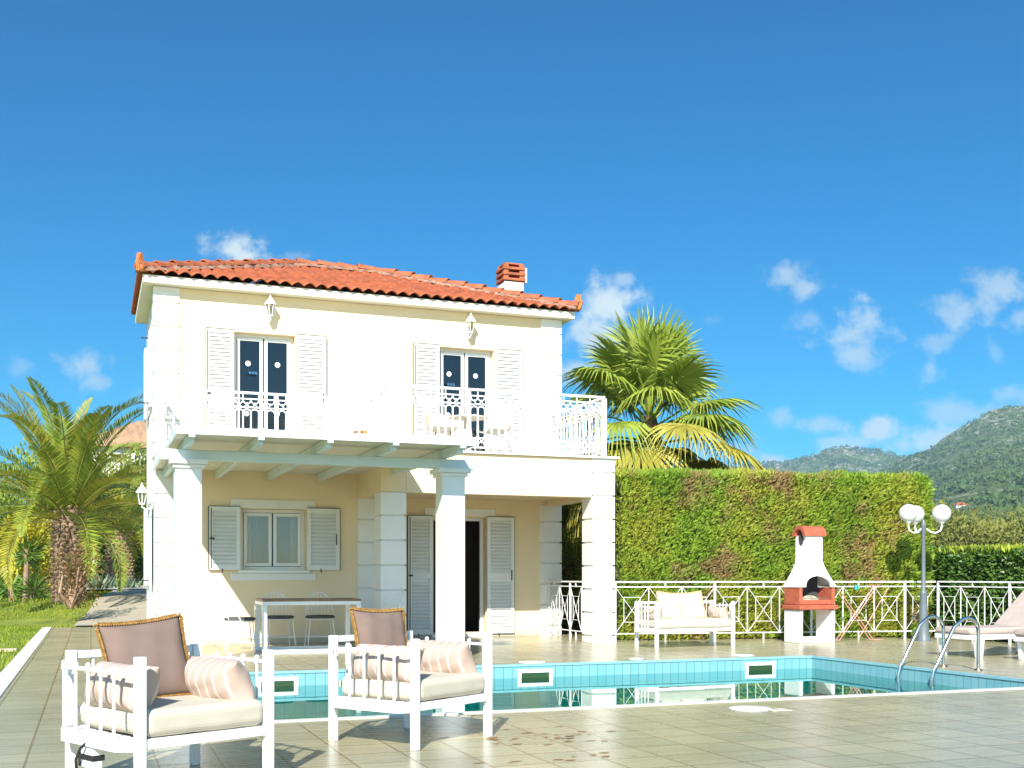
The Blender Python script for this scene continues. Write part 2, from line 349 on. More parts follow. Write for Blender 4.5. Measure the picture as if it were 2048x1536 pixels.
# deck: four sheets round the pool
DX0, DX1, DY0, DY1 = -0.76, 14.0, 1.0, 19.3
mb = MB()
def sheet(mb, xs, ys, z, skip):
    for j in range(len(ys) - 1):
        for i in range(len(xs) - 1):
            if skip(xs[i], ys[j]): continue
            mb.quad((xs[i], ys[j], z), (xs[i + 1], ys[j], z), (xs[i + 1], ys[j + 1], z), (xs[i], ys[j + 1], z))
CW = .05
sheet(mb, [DX0, PX0 - CW, PX1 + CW, DX1], [DY0, PY0 - CW, PY1 + CW, DY1], 0.0, lambda x, y: x == PX0 - CW and y == PY0 - CW)
mb.quad((DX0, DY1, 0), (.96, DY1, 0), (.96, 25.6, .0), (DX0, 25.6, .0))
struct('pool_deck', mb, deckm)
mb = MB().box(DX0 - .19, DX0 - .002, DY0, 25.6, -.25, .012); struct('kerb', mb, mat('kerb_white', (.62, .60, .53), .7, .08, 6, .1, 40, pos=True), bevel=.006)
pathm = mat('path_concrete', (.40, .35, .255), .85, .12, 3, .15, 60, pos=True)
# path beyond the deck and the road crossing behind the garden
mb = MB(); yy = [25.6, 26, 27, 28, 29, 30, 31.5, 33, 35, 36.4]
for y0, y1 in zip(yy[:-1], yy[1:]):
    l0, l1 = (float(np.interp(y, [25.6, 28, 33, 39], [-.40, -.05, .42, .82])) for y in (y0, y1)); xs3 = [(l0, l1), (1.15, 1.15), (3, 3), (5.9, 5.9)]
    for (a0, a1), (b0, b1) in zip(xs3[:-1], xs3[1:]): mb.quad((a0, y0, terrain(a0, y0) + .06), (b0, y0, terrain(b0, y0) + .06), (b1, y1, terrain(b1, y1) + .06), (a1, y1, terrain(a1, y1) + .06))
struct('path', mb, pathm)
mb = MB()
for k in range(6):
    x0, x1 = -14 + 4 * k, -10 + 4 * k
    mb.quad(*[(x, y, terrain(min(x, 2), y) + .075) for x, y in ((x0, 36.5), (x1, 36.5), (x1, 41), (x0, 41))])
struct('garden_road', mb, mat('road_pale', (.47, .44, .36), .9, .08, 3, .1, 40, pos=True))
# pool
mb = MB()
mb.quad((PX0, PY1, 0), (PX0, PY1, -1.5), (PX1, PY1, -1.5), (PX1, PY1, 0)); mb.quad((PX0, PY0, 0), (PX1, PY0, 0), (PX1, PY0, -1.5), (PX0, PY0, -1.5))
po = struct('pool', mb, poolx); po.data.materials.append(pooly); po.data.materials.append(poolf); po.data.materials.append(copem); po.data.materials.append(copew)
def extra(o, faces, mi):
    me = o.data; vs = [tuple(v.co) for v in me.vertices]; fs = [tuple(p.vertices) for p in me.polygons]; ms = [p.material_index for p in me.polygons]
    for f in faces: b = len(vs); vs += f; fs.append(tuple(range(b, b + len(f)))); ms.append(mi)
    me.clear_geometry(); me.from_pydata(vs, [], fs)
    me.polygons.foreach_set('material_index', ms); me.update()
extra(po, [[(PX1, PY1, 0), (PX1, PY1, -1.5), (PX1, PY0, -1.5), (PX1, PY0, 0)], [(PX0, PY0, 0), (PX0, PY0, -1.5), (PX0, PY1, -1.5), (PX0, PY1, 0)]], 1)
extra(po, [[(PX0, PY0, -1.5), (PX1, PY0, -1.5), (PX1, PY1, -1.5), (PX0, PY1, -1.5)]], 2)
cp = MB().box(PX0 - CW, PX1 + CW, PY1 - .012, PY1 + CW, -.022, .006).box(PX0 - CW, PX0 + .012, PY0 + .012, PY1 - .012, -.022, .006).box(PX1 - .012, PX1 + CW, PY0 + .012, PY1 - .012, -.022, .006)
cq = [[cp.v[i] for i in f] for f in cp.f]; extra(po, cq, 3)
cp = MB().box(PX0 - CW, PX1 + CW, PY0 - .09, PY0 + .012, -.03, .008); extra(po, [[cp.v[i] for i in f] for f in cp.f], 4)
mb = MB(); mb.quad((PX0, PY0, WZ), (PX1, PY0, WZ), (PX1, PY1, WZ), (PX0, PY1, WZ)); struct('water', mb, waterm)

# hills on the right: a heightfield in metres, out to two kilometres
from mathutils import noise as mn
hillm = bpy.data.materials.new('hill_scrub'); hillm.use_nodes = True
t = hillm.node_tree; bs = t.nodes['Principled BSDF']; bs.inputs['Roughness'].default_value = 1.0; bs.inputs['Specular IOR Level'].default_value = .05
g = nd(t, 'ShaderNodeNewGeometry').outputs['Position']
def tnoise(sc, det=5, ro=.6):
    n = nd(t, 'ShaderNodeTexNoise'); n.inputs['Scale'].default_value = sc; n.inputs['Detail'].default_value = det; n.inputs['Roughness'].default_value = ro; t.links.new(g, n.inputs['Vector']); return n.outputs[0]
def rmp(v, a, b, c=0.0, d=1.0):
    n = nd(t, 'ShaderNodeMapRange'); t.links.new(v, n.inputs[0]); n.inputs[1].default_value = a; n.inputs[2].default_value = b; n.inputs[3].default_value = c; n.inputs[4].default_value = d; return n.outputs[0]
def tmix(f, a, b):
    n = nd(t, 'ShaderNodeMix', data_type='RGBA'); t.links.new(f, n.inputs[0])
    for k, x in ((6, a), (7, b)):
        if isinstance(x, tuple): n.inputs[k].default_value = (*x, 1)
        else: t.links.new(x, n.inputs[k])
    return n.outputs[2]
vo = nd(t, 'ShaderNodeTexVoronoi'); vo.inputs['Scale'].default_value = .16; t.links.new(g, vo.inputs['Vector'])
c0 = tmix(rmp(tnoise(.02), .35, .65), (.035, .085, .018), (.10, .16, .04))
c1 = tmix(rmp(vo.outputs['Distance'], .1, .7), c0, (.12, .15, .06))
rock = mth(t, 'MULTIPLY', rmp(tnoise(.0075, 3), .44, .55), rmp(tnoise(.06, 7, .8), .50, .58))
sep = nd(t, 'ShaderNodeSeparateXYZ'); t.links.new(g, sep.inputs[0])
rock = mth(t, 'MULTIPLY', rock, rmp(sep.outputs[2], 12, 60))
c2 = tmix(mth(t, 'MULTIPLY', rock, .9), c1, (.55, .50, .42))
t.links.new(c2, bs.inputs['Base Color'])
bp = nd(t, 'ShaderNodeBump'); bp.inputs['Strength'].default_value = 1.0; bp.inputs['Distance'].default_value = 4.0
t.links.new(mth(t, 'ADD', vo.outputs['Distance'], mth(t, 'MULTIPLY', tnoise(.3), .6)), bp.inputs['Height']); t.links.new(bp.outputs[0], bs.inputs['Normal'])
def hillmesh(name, cols, Ds, yfun, amp):
    mb = MB()
    for D in Ds:
        for px in cols:
            p = atD(px, yfun(px, D), D); q = p * .012
            p.z += amp * D / 1000 * (mn.fractal(Vector((q.x * .7, q.y * .7, 0)), 1.0, 2.0, 5)) * 9
            mb.v.append(tuple(p))
    n = len(cols)
    mb.f = [(j * n + i, j * n + i + 1, (j + 1) * n + i + 1, (j + 1) * n + i) for j in range(len(Ds) - 1) for i in range(n - 1)]
    return struct(name, mb, hillm, angle=180)
RB = ([1300, 1560, 1700, 1810, 1870, 1930, 1985, 2048, 2130, 2300, 2600], [1060, 1010, 965, 921, 892, 855, 826, 812, 795, 770, 800])
RA = ([700, 1100, 1400, 1540, 1600, 1640, 1672, 1690, 1715, 1760, 1810, 1900, 2100], [1000, 960, 935, 926, 921, 910, 899, 896, 903, 906, 914, 930, 950])
def yB(px, D):
    r = np.interp(px, *RB); k = np.interp(D, [70, 110, 300, 700, 1500, 1800], [0, .02, .22, .52, 1.0, .98]); return 1128 + (r - 1128) * k
def yA(px, D):
    r = np.interp(px, *RA); k = np.interp(D, [1000, 2300, 2700], [.0, 1.0, .95]); return 1120 + (r - 1120) * k
hillmesh('hills', list(np.linspace(1480, 2500, 200)), [70, 85, 100, 120, 145, 170, 200, 240, 280, 330, 390, 450, 520, 600, 690, 780, 870, 960, 1050, 1140, 1220, 1300, 1370, 1430, 1480, 1520, 1580, 1700], yB, .8)
hillmesh('far_hills', list(np.linspace(900, 2100, 200)), [1000, 1200, 1400, 1600, 1800, 1950, 2080, 2180, 2260, 2320, 2420, 2600], yA, .5)

# ================================================================== VILLA
YW, YG, YP = 19.10, 18.30, 16.66
XL, XR = 0.967, 8.04
villa = thing('villa', 'white and cream two-storey villa with red tiled roof and balcony', 'house', (4.5, 20.5, 0))
def vb(mb, name, m, parent=None, bevel=0.0, label=None, **k):
    o = mb.build(name, m, parent or villa, bevel=bevel, world=True, **k)
    if label: o['label'] = label
    return o
ZT = 5.76
def wall_plane(mb, x0, x1, z0, z1, Y, holes, depth=.25):
    xs = sorted({x0, x1, *[h[0] for h in holes], *[h[1] for h in holes]}); zs = sorted({z0, z1, *[h[2] for h in holes], *[h[3] for h in holes]})
    for i in range(len(xs) - 1):
        for j in range(len(zs) - 1):
            cx, cz = (xs[i] + xs[i + 1]) / 2, (zs[j] + zs[j + 1]) / 2
            if any(h[0] < cx < h[1] and h[2] < cz < h[3] for h in holes): continue
            mb.quad((xs[i], Y, zs[j]), (xs[i + 1], Y, zs[j]), (xs[i + 1], Y, zs[j + 1]), (xs[i], Y, zs[j + 1]))
    for (a, b, c, d) in holes:
        e = Y + depth
        mb.quad((a, Y, c), (a, Y, d), (a, e, d), (a, e, c)); mb.quad((b, Y, c), (b, e, c), (b, e, d), (b, Y, d))
        mb.quad((a, Y, d), (b, Y, d), (b, e, d), (a, e, d)); mb.quad((a, Y, c), (a, e, c), (b, e, c), (b, Y, c))
FZ = 3.0
d1 = (XY(468, YW), XY(590, YW), FZ, ZY(530, 667, YW)); d2 = (XY(879, YW), XY(988, YW), FZ, d1[3])
d3 = (XY(866, YW), XY(972, YW), 0.04, ZY(1000, 1036, YW))
w1 = (XY(482, YG), XY(612, YG), ZY(548, 1140, YG), ZY(548, 1018, YG))
XG = 4.52
mb = MB()
wall_plane(mb, XL, XR, FZ - .1, ZT, YW, [d1, d2])
wall_plane(mb, XG, XR, 0, FZ - .1, YW, [d3])
wall_plane(mb, XL, XG, 0, FZ - .02, YG, [w1])
mb.quad((XG, YG, 0), (XG, YW, 0), (XG, YW, FZ - .02), (XG, YG, FZ - .02))
YB, YN = 24.6, 22.0                                  # back wall, notch on the left
sw = MB(); sw.quad((XL, YG, 0), (XL, YG, FZ - .02), (XL, YN, FZ - .02), (XL, YN, 0)); sw.quad((XL, YW, FZ - .02), (XL, YW, ZT), (XL, YN, ZT), (XL, YN, FZ - .02)); vb(sw, 'side_wall', quoinm)
mb.quad((XL, YN, 0), (XL, YN, ZT), (3.2, YN, ZT), (3.2, YN, 0)); mb.quad((3.2, YN, 0), (3.2, YN, ZT), (3.2, YB, ZT), (3.2, YB, 0))
mb.quad((XR, YW, 0), (XR, YB, 0), (XR, YB, ZT), (XR, YW, ZT)); mb.quad((3.2, YB, 0), (3.2, YB, ZT), (XR, YB, ZT), (XR, YB, 0))
vb(mb, 'wall', cream)
# dark inside
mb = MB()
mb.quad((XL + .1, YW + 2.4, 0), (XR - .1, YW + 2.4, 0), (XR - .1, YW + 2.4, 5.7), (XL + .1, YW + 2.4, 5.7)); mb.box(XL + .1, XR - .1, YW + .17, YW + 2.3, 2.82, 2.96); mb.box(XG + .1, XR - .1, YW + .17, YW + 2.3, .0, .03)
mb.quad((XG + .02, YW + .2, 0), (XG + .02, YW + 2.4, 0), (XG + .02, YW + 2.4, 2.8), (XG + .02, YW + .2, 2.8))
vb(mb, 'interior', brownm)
# quoins: stacked blocks
def quoin(x0, x1, y0, y1, z0, z1, zoff, step=.378, gap=.024, ins=.034):
    mb = MB(); mb.box(x0 + ins, x1 - ins, y0 + ins, y1 - ins, z0, z1)
    z = zoff
    while z > z0: z -= step
    while z < z1:
        a, b = max(z + gap / 2, z0), min(z + step - gap / 2, z1)
        if b - a > .03: mb.box(x0, x1, y0, y1, a, b)
        z += step
    return mb
zs_u = ZY(330, 653, YW)
q = [quoin(XL - .03, XL + .38, YW - .035, YW + .38, FZ, ZT - .002, zs_u), quoin(XR - .375, XR + .03, YW - .035, YW + .38, FZ, ZT - .002, zs_u),
     quoin(XL - .03, XL + .38, YG - .035, YG + .38, 0, FZ - .03, ZY(325, 1085, YG)), quoin(XG - .42, XG + .03, YG - .035, YG + .3, 0, 2.37, ZY(738, 1085, YG)),
     quoin(XR - .39, XR + .03, YW - .036, YW + .38, 0, 2.37, ZY(1100, 1085, YW))]
for m_ in q: vb(m_, 'quoin', quoinm, bevel=.006)
for (a, b) in ((4.09, 4.49), (7.58, 7.99)): vb(quoin(a, b, YP, YP + .40, 0, 2.352 if a < 5 else 2.985, ZY(1206, 1085, YP), ins=.03), 'porch_column', quoinm, bevel=.006)
mb = MB().box(XL + .385, XG - .43, YG - .012, YG + .05, 0, .09).box(XG + .04, XR - .40, YW - .012, YW + .05, 0, .09); vb(mb, 'skirting', mat('skirting_tile', (.5, .46, .36), .6, .1, 5), bevel=.004)
# balcony slab and parapet of the porch
mb = MB().box(4.49, 7.578, YP + .01, YP + .22, 2.355, 2.984).box(4.11, 4.30, YP + .41, YG - .002, 2.356, 2.984).box(7.76, 7.98, YP + .41, YW - .04, 2.356, 2.984).box(4.10, 4.488, YP + .012, YP + .39, 2.356, 2.984)
mb.box(4.31, 7.75, YP + .23, YW - .005, 2.45, 2.98)
par = vb(mb, 'parapet', cream, bevel=.004)
mb = MB().box(4.05, 8.05, YP - .045, YP + .30, 2.987, 3.022).box(4.05, 8.05, YP + .302, YW - .04, 2.990, 3.012).box(XL - .03, 4.048, YG - .045, YW - .04, 2.985, 3.02); vb(mb, 'balcony_ledge', quoinm, bevel=.004)

# eaves, roof
YE, XE0, XE1 = YW - .23, XL - .20, XR + .20
mb = MB().box(XE0, XE1, YE, YE + .02, ZT, ZT + .12).box(XE0, XE0 + .02, YE + .022, YN, ZT, ZT + .12).box(XE1 - .02, XE1, YE + .022, YB + .2, ZT, ZT + .12)
mb.box(XE0 + .021, XE1 - .021, YE + .021, YN, ZT + .005, ZT + .03).box(3.0, XE1 - .021, YN + .001, YB + .18, ZT + .005, ZT + .03)
vb(mb, 'eave', soffitm)
ZE, PIT, HD = ZT + .13, .372, 3.0
X0r, X1r, Y0r = XE0 - .05, XE1 + .05, YE - .07
def slope(E, along, inn, n_s, keep, length):
    mb = MB(); al = Vector(along); ii = Vector(inn); nrm = Vector((-ii.x * PIT, -ii.y * PIT, 1)).normalized()
    st = .2 / 8; ns = int(length / st); row = .36; nt_ = int(HD * 1.03 / row) + 1
    ts = []
    for k in range(nt_): ts += [k * row, k * row + row * .5, k * row + row - .004]
    def P(s, t):
        ph = (s / .2) % 1.0; c = abs(math.cos(PI * (ph - .5))); h = .058 * (c ** .75) - .012
        fr = (t % row) / row; h += .030 * (1 - fr)
        p = Vector(E) + al * s + ii * t + Vector((0, 0, t * PIT)) + nrm * h
        return p
    idx = {}
    for j, t_ in enumerate(ts):
        for i in range(ns + 1):
            idx[i, j] = len(mb.v); mb.v.append(tuple(P(i * st, t_)))
    for j in range(len(ts) - 1):
        for i in range(ns):
            if keep((i + .5) * st, (ts[j] + ts[j + 1]) / 2): mb.f.append((idx[i, j], idx[i + 1, j], idx[i + 1, j + 1], idx[i, j + 1]))
    return mb
LX = X1r - X0r
mb = slope((X0r, Y0r, ZE), (1, 0, 0), (0, 1, 0), 0, lambda s, t_: t_ < HD and t_ + .02 < s + .05 and s < LX - t_ + .03, LX)
roof = vb(mb, 'roof', terra, angle=50); so_ = roof.modifiers.new('thick', 'SOLIDIFY'); so_.thickness = .02; so_.offset = -1
LYl = YN - Y0r + .05
m2 = slope((X0r, Y0r + LYl, ZE), (0, -1, 0), (1, 0, 0), 0, lambda s, t_: t_ < HD and (LYl - s) > t_ - .04, LYl)
m3 = slope((X1r, Y0r, ZE), (0, 1, 0), (-1, 0, 0), 0, lambda s, t_: t_ < HD and s > t_ - .04 and 2 * HD - s > t_ - .04, 2 * HD)
m4 = slope((X1r, Y0r + 2 * HD, ZE), (-1, 0, 0), (0, -1, 0), 0, lambda s, t_: t_ < HD and t_ < s + .04 and s < LX - t_ + .04 and not (LX - s < 2.3 and True), LX)
for m_ in (m2, m3, m4):
    o = m_.build('roof_slope', terra, roof, angle=50); o.modifiers.new('thick', 'SOLIDIFY').thickness = -.02
mb = MB().quad((XE0, YN + .03, ZT), (XE0, YN + .03, ZE), (X0r + HD, YN + .03, ZE + HD * PIT)).quad((XE0, YN + .03, ZT), (X0r + HD, YN + .03, ZE + HD * PIT), (X0r + HD, YN + .03, ZT)); mb.build('gable', cream, roof)
ZR = ZE + HD * PIT
hips = [((X0r + .02, Y0r + .02, ZE), (X0r + HD, Y0r + HD, ZR)), ((X0r + HD, Y0r + HD, ZR), (X1r - HD, Y0r + HD, ZR)), ((X1r - .02, Y0r + .02, ZE), (X1r - HD, Y0r + HD, ZR)), ((X1r - .02, Y0r + 2 * HD, ZE), (X1r - HD, Y0r + HD, ZR))]
cap = MB(); mor = MB()
for a, b in hips:
    a, b = Vector(a), Vector(b); d = (b - a); ln = d.length; d.normalize(); s = d.cross(Vector((0, 0, 1))).normalized(); u = s.cross(d)
    k = int(ln / .37); stp = ln / k
    for i in range(k):
        p0 = a + d * (i * stp - .02) + u * .06; p1 = a + d * ((i + 1) * stp + .035) + u * .035
        jj = random.uniform(-.008, .008)
        vs = []
        for p, r in ((p0, .105), (p1, .085)):
            for q_ in (0, .018):
                for m_ in range(9):
                    an = PI * m_ / 8; vs.append(p + s * math.cos(an) * (r - q_) + u * (math.sin(an) * (r - q_) + .02 + jj))
        fs = []
        for m_ in range(8):
            fs += [(m_, m_ + 1, 19 + m_, 18 + m_), (9 + m_, 10 + m_, 1 + m_, m_), (18 + m_, 19 + m_, 28 + m_, 27 + m_), (27 + m_, 28 + m_, 10 + m_, 9 + m_)]
        cap.add(vs, fs)
    # mortar bedding with a ragged edge
    nn = int(ln / .06)
    vs = []
    for i in range(nn + 1):
        p = a + d * (ln * i / nn)
        w = .145 + random.uniform(-.04, .035)
        vs += [p - s * w + u * random.uniform(.0, .02), p - s * .07 + u * .095, p + s * .07 + u * .095, p + s * w + u * random.uniform(0, .02)]
    mor.add(vs, [(4 * i + c, 4 * i + c + 1, 4 * i + 5 + c, 4 * i + 4 + c) for i in range(nn) for c in range(3)])
cap.build('ridge_cap', terra2, roof, recalc=True); mor.build('mortar_bed', mortar, roof)
# corner finials: upswept leaf shape
def finial(x, y, sx, turn):
    M = Matrix.Translation((x, y, ZE + .02)) @ Matrix.Rotation(turn, 4, 'Z') @ Matrix.Scale(.78, 4)
    mb = MB()
    prof = [(-.10, .0), (-.12, .12), (-.07, .22), (-.10, .30), (-.04, .37), (.0, .33), (.035, .22), (.05, .12), (.12, .05), (.2, .02)]
    base = [(p[0], -.045, p[1]) for p in prof] + [(p[0], .045, p[1]) for p in prof]; n = len(prof)
    mb.add(base, [tuple(range(n)), tuple(range(2 * n - 1, n - 1, -1))] + [(i, n + i, n + (i + 1) % n, (i + 1) % n) for i in range(n)], M)
    for k in range(5):
        mb.tube([(-.09 + .012 * k, 0, .05), (-.125 + .02 * k, 0, .16), (-.09 + .025 * k, 0, .26 - .01 * k), (-.11 + .04 * k, 0, .36 - .02 * k)], [.03, .035, .03, .012], 6, M=M)
    mb.ball(M @ Vector((.0, 0, .09)), .075, 8)
    return mb
for x, y, tn in ((X0r + .03, Y0r + .03, R(45)), (X1r - .03, Y0r + .03, R(135))): finial(x, y, 1, tn).build('finial', mat('finial_clay', (.52, .17, .05), .75, .25, 12, .3, 60), roof)
# chimney
cx_, cy_ = XY(1021, 20.5), 20.5
ch = MB().box(cx_ - .20, cx_ + .20, cy_ - .20, cy_ + .20, 6.0, 6.72).build('chimney', white, roof, bevel=.01)
mb = MB()
for k in range(3):
    z = 6.74 + k * .105
    mb.box(cx_ - .23, cx_ + .22, cy_ - .23, cy_ + .22, z, z + .05)
    for sx in (-1, 1):
        for sy in (-1, 1): mb.box(cx_ + sx * .16 - .05, cx_ + sx * .16 + .05, cy_ + sy * .16 - .05, cy_ + sy * .16 + .05, z + .05, z + .105)
mb.box(cx_ - .19, cx_ + .19, cy_ - .19, cy_ + .19, 7.055, 7.085); vb(mb, 'chimney_cap', terra2, bevel=.006)
mb = MB().box(cx_ + .225, cx_ + .30, cy_ - .12, cy_ + .16, 6.74, 7.03); vb(mb, 'chimney_vent', white, bevel=.01)
for o in [c for c in villa.children if c.name.startswith('chimney_')]: o.parent = roof; o.location = (0, 0, 0)

# doors and windows
def shutter(x0, x1, z0, z1, Y, pitch=.062):
    mb = MB(); fr = .06; y0, y1 = Y - .062, Y - .022
    mb.box(x0, x0 + fr, y0, y1, z0, z1).box(x1 - fr, x1, y0, y1, z0, z1).box(x0 + fr, x1 - fr, y0, y1, z1 - fr, z1).box(x0 + fr, x1 - fr, y0, y1, z0, z0 + fr)
    mids = [(z0 + z1) / 2] if z1 - z0 > 1.6 else []
    for zm in mids: mb.box(x0 + fr, x1 - fr, y0, y1, zm - .05, zm + .05)
    z = z0 + fr
    while z < z1 - fr - .02:
        if not any(abs(z + .03 - zm) < .08 for zm in mids):
            mb.add([(x0 + fr, y1 - .006, z + .052), (x1 - fr, y1 - .006, z + .052), (x1 - fr, y0 + .004, z), (x0 + fr, y0 + .004, z), (x0 + fr, y1, z + .058), (x1 - fr, y1, z + .058), (x1 - fr, y0 + .004, z + .012), (x0 + fr, y0 + .004, z + .012)],
                   [(0, 1, 2, 3), (7, 6, 5, 4), (3, 2, 6, 7), (0, 4, 5, 1)])
        z += pitch
    mb.box(x0 + fr, x1 - fr, y1 - .004, y1 - .001, z0 + fr, z1 - fr)
    return mb
def opening(kind, h, Y, sl, sr, dots=None, parent_name='door'):
    x0, x1, z0, z1 = h; yf = Y + .16
    mb = MB(); fr = .055
    mb.box(x0, x0 + fr, yf, yf + .06, z0, z1).box(x1 - fr, x1, yf, yf + .06, z0, z1).box(x0 + fr, x1 - fr, yf, yf + .06, z1 - fr, z1)
    if kind != 'opendoor': mb.box(x0 + fr, x1 - fr, yf, yf + .06, z0, z0 + fr)
    fo = vb(mb, parent_name, white, bevel=.004)
    xm = (x0 + x1) / 2; panes = MB(); leaf = MB()
    if kind != 'opendoor':
        for a, b in ((x0 + fr + .004, xm - .012), (xm + .012, x1 - fr - .004)):
            lf = .052; y0, y1 = yf - .025, yf + .03; za, zb = z0 + fr + .006, z1 - fr - .006
            leaf = MB().box(a, a + lf, y0, y1, za, zb).box(b - lf, b, y0, y1, za, zb).box(a + lf, b - lf, y0, y1, zb - lf, zb).box(a + lf, b - lf, y0, y1, za, za + lf + (.12 if kind == 'door' else 0))
            leaf.build('casement', white, fo, bevel=.004)
            MB().box(a + lf, b - lf, yf, yf + .008, za + lf, zb - lf).build('pane', glassd if kind == 'door' else glassl, fo)
    for (a, b, za, zb, side) in ((*sl, -1), (*sr, 1)):
        shutter(a, b, za, zb, Y).build('shutter', shutm, fo)
        bm = MB(); xb = a + .03 if side < 0 else b - .03
        yq = Y - .074
        if side < 0: bm.box(xb - .006, xb + .006, yq, yq + .012, za + .03, zb - .03).box(xb - .022, xb + .05, yq - .01, yq + .011, (za + zb) / 2 - .02, (za + zb) / 2 + .01)
        else: bm.tube([(xb - .02, yq + .01, (za + zb) / 2 - .09), (xb - .03, yq - .015, (za + zb) / 2), (xb - .02, yq + .01, (za + zb) / 2 + .09)], .010, 6)
        bm.box(a + (.0 if side < 0 else .0), b, Y - .068, Y - .015, zb + .001, zb + .010)
        bm.box(b + .0 if side > 0 else a - .012, b + .012 if side > 0 else a, Y - .05, Y - .02, za, zb)
        bm.bar((a + (b - a) * .42, Y - .09, za - .04), (a + (b - a) * .42, Y - .05, za + .03), .014)
        bm.build('shutter_bolt', black, fo)
    if dots:
        sm = MB()
        for (px, py) in dots:
            p = atY(px, py, yf - .004); sm.lathe([(.044, -.001), (.044, .001)], 16, Matrix.Translation(p) @ Matrix.Rotation(R(90), 4, 'X'))
        sm.build('sticker', mat('sticker_white', (.85, .85, .83), .5, .01), fo)
    return fo
zt = d1[3] + .01
def sh(pa, pb, Y, z0, z1): return (XY(pa, Y), XY(pb, Y), z0, z1)
Ys = YW - .04
dA = opening('door', d1, YW, sh(411, 467.5, Ys, FZ + .03, zt), sh(592, 652, Ys, FZ + .03, zt), [(496, 727), (555, 730), (493, 827), (554, 828)])
dB = opening('door', d2, YW, sh(827, 878, Ys, FZ + .03, zt), sh(989, 1045, Ys, FZ + .03, zt), [(898, 748), (951, 752), (896, 830), (949, 833)])
dC = opening('opendoor', d3, YW, sh(816, 865, Ys, .06, d3[3] + .01), sh(974, 1028, Ys, .06, d3[3] + .01))
wA = opening('window', w1, YG, sh(418, 480.5, YG - .04, w1[2] - .0, w1[3] + .02), sh(614, 679, YG - .04, w1[2] - .0, w1[3] + .02), None, 'window')
dA['label'] = 'left balcony door with dark panes and white dots'; dB['label'] = 'right balcony door with dark panes and white dots'; dC['label'] = 'open ground floor door with dark room behind'
for d_, px, py in ((dA, 506, 746), (dB, 902, 769)):
    p = atY(px, py, YW + .094); mb = MB()
    for k in range(3): mb.box(p.x - .07 + .05 * k, p.x - .03 + .05 * k, p.y - .001, p.y + .001, p.z - .022, p.z + .022)
    mb.build('blue_sticker', mat('sticker_blue', (.02, .10, .20), .5, .05), d_)
mb = MB().box(d3[0] - .04, d3[1] + .04, YW - .06, YW + .18, .002, .042); mb.build('sill', white, dC, bevel=.006)
# curtains and sill of the window
cu = MB(); cu.grid(lambda u, v: (w1[0] + .06 + (w1[1] - w1[0] - .12) * u, YG + .34 + .003 * math.sin(u * 40), w1[2] + .04 + (w1[3] - w1[2] - .08) * v), 120, 1); cu.build('curtain', winm, wA)
for a, b in ((w1[0] + .07, w1[0] + .21), (w1[1] - .21, w1[1] - .07)):
    c_ = MB(); c_.grid(lambda u, v: (a + (b - a) * u, YG + .30 + .015 * math.sin(u * 26), w1[2] + .04 + (w1[3] - w1[2] - .08) * v), 40, 1); c_.build('side_curtain', winw, wA)
MB().box(w1[0] - .05, w1[1] + .05, YG - .055, YG + .09, w1[2] - .05, w1[2] - .004).build('sill', white, wA, bevel=.006)
# plaster surrounds
def surround(a, b, c, d, e, f_, Y, m, par_, under=True):
    y0, y1 = Y - .022, Y + .002
    MB().box(a, b, y0, y1, f_, d).build('lintel_band', m, par_, bevel=.004)
    if under: MB().box(a, b, y0, y1, c, e).build('apron_band', m, par_, bevel=.004)
surround(XY(462, YG), XY(631, YG), ZY(546, 1161, YG), ZY(546, 1000, YG), w1[2] - .055, w1[3] + .004, YG, quoinm, wA)
surround(XY(849, YW), XY(990, YW), 0, ZY(960, 1018, YW), 0, d3[3] + .02, YW, quoinm, dC, False)
# windows on the left flank, shutters folded open
for z0, z1 in ((.95, 2.25), (3.9, 5.1)):
    y0 = 20.05
    mb = MB().box(XL - .02, XL + .01, y0, y0 + 1.0, z0, z1); f_ = vb(mb, 'side_window', white, bevel=.004)
    for a in (y0 - .55, y0 + 1.03): MB().box(XL - .075, XL - .032, a, a + .5, z0 - .03, z1 + .03).build('shutter', shutm, f_, bevel=.004)
    MB().bar((XL - .19, y0 - .3, z0 + .06), (XL - .03, y0 - .3, z0 + .06), .02).bar((XL - .19, y0 - .3, z1 - .06), (XL - .03, y0 - .3, z1 - .06), .02).build('shutter_bolt', black, f_)
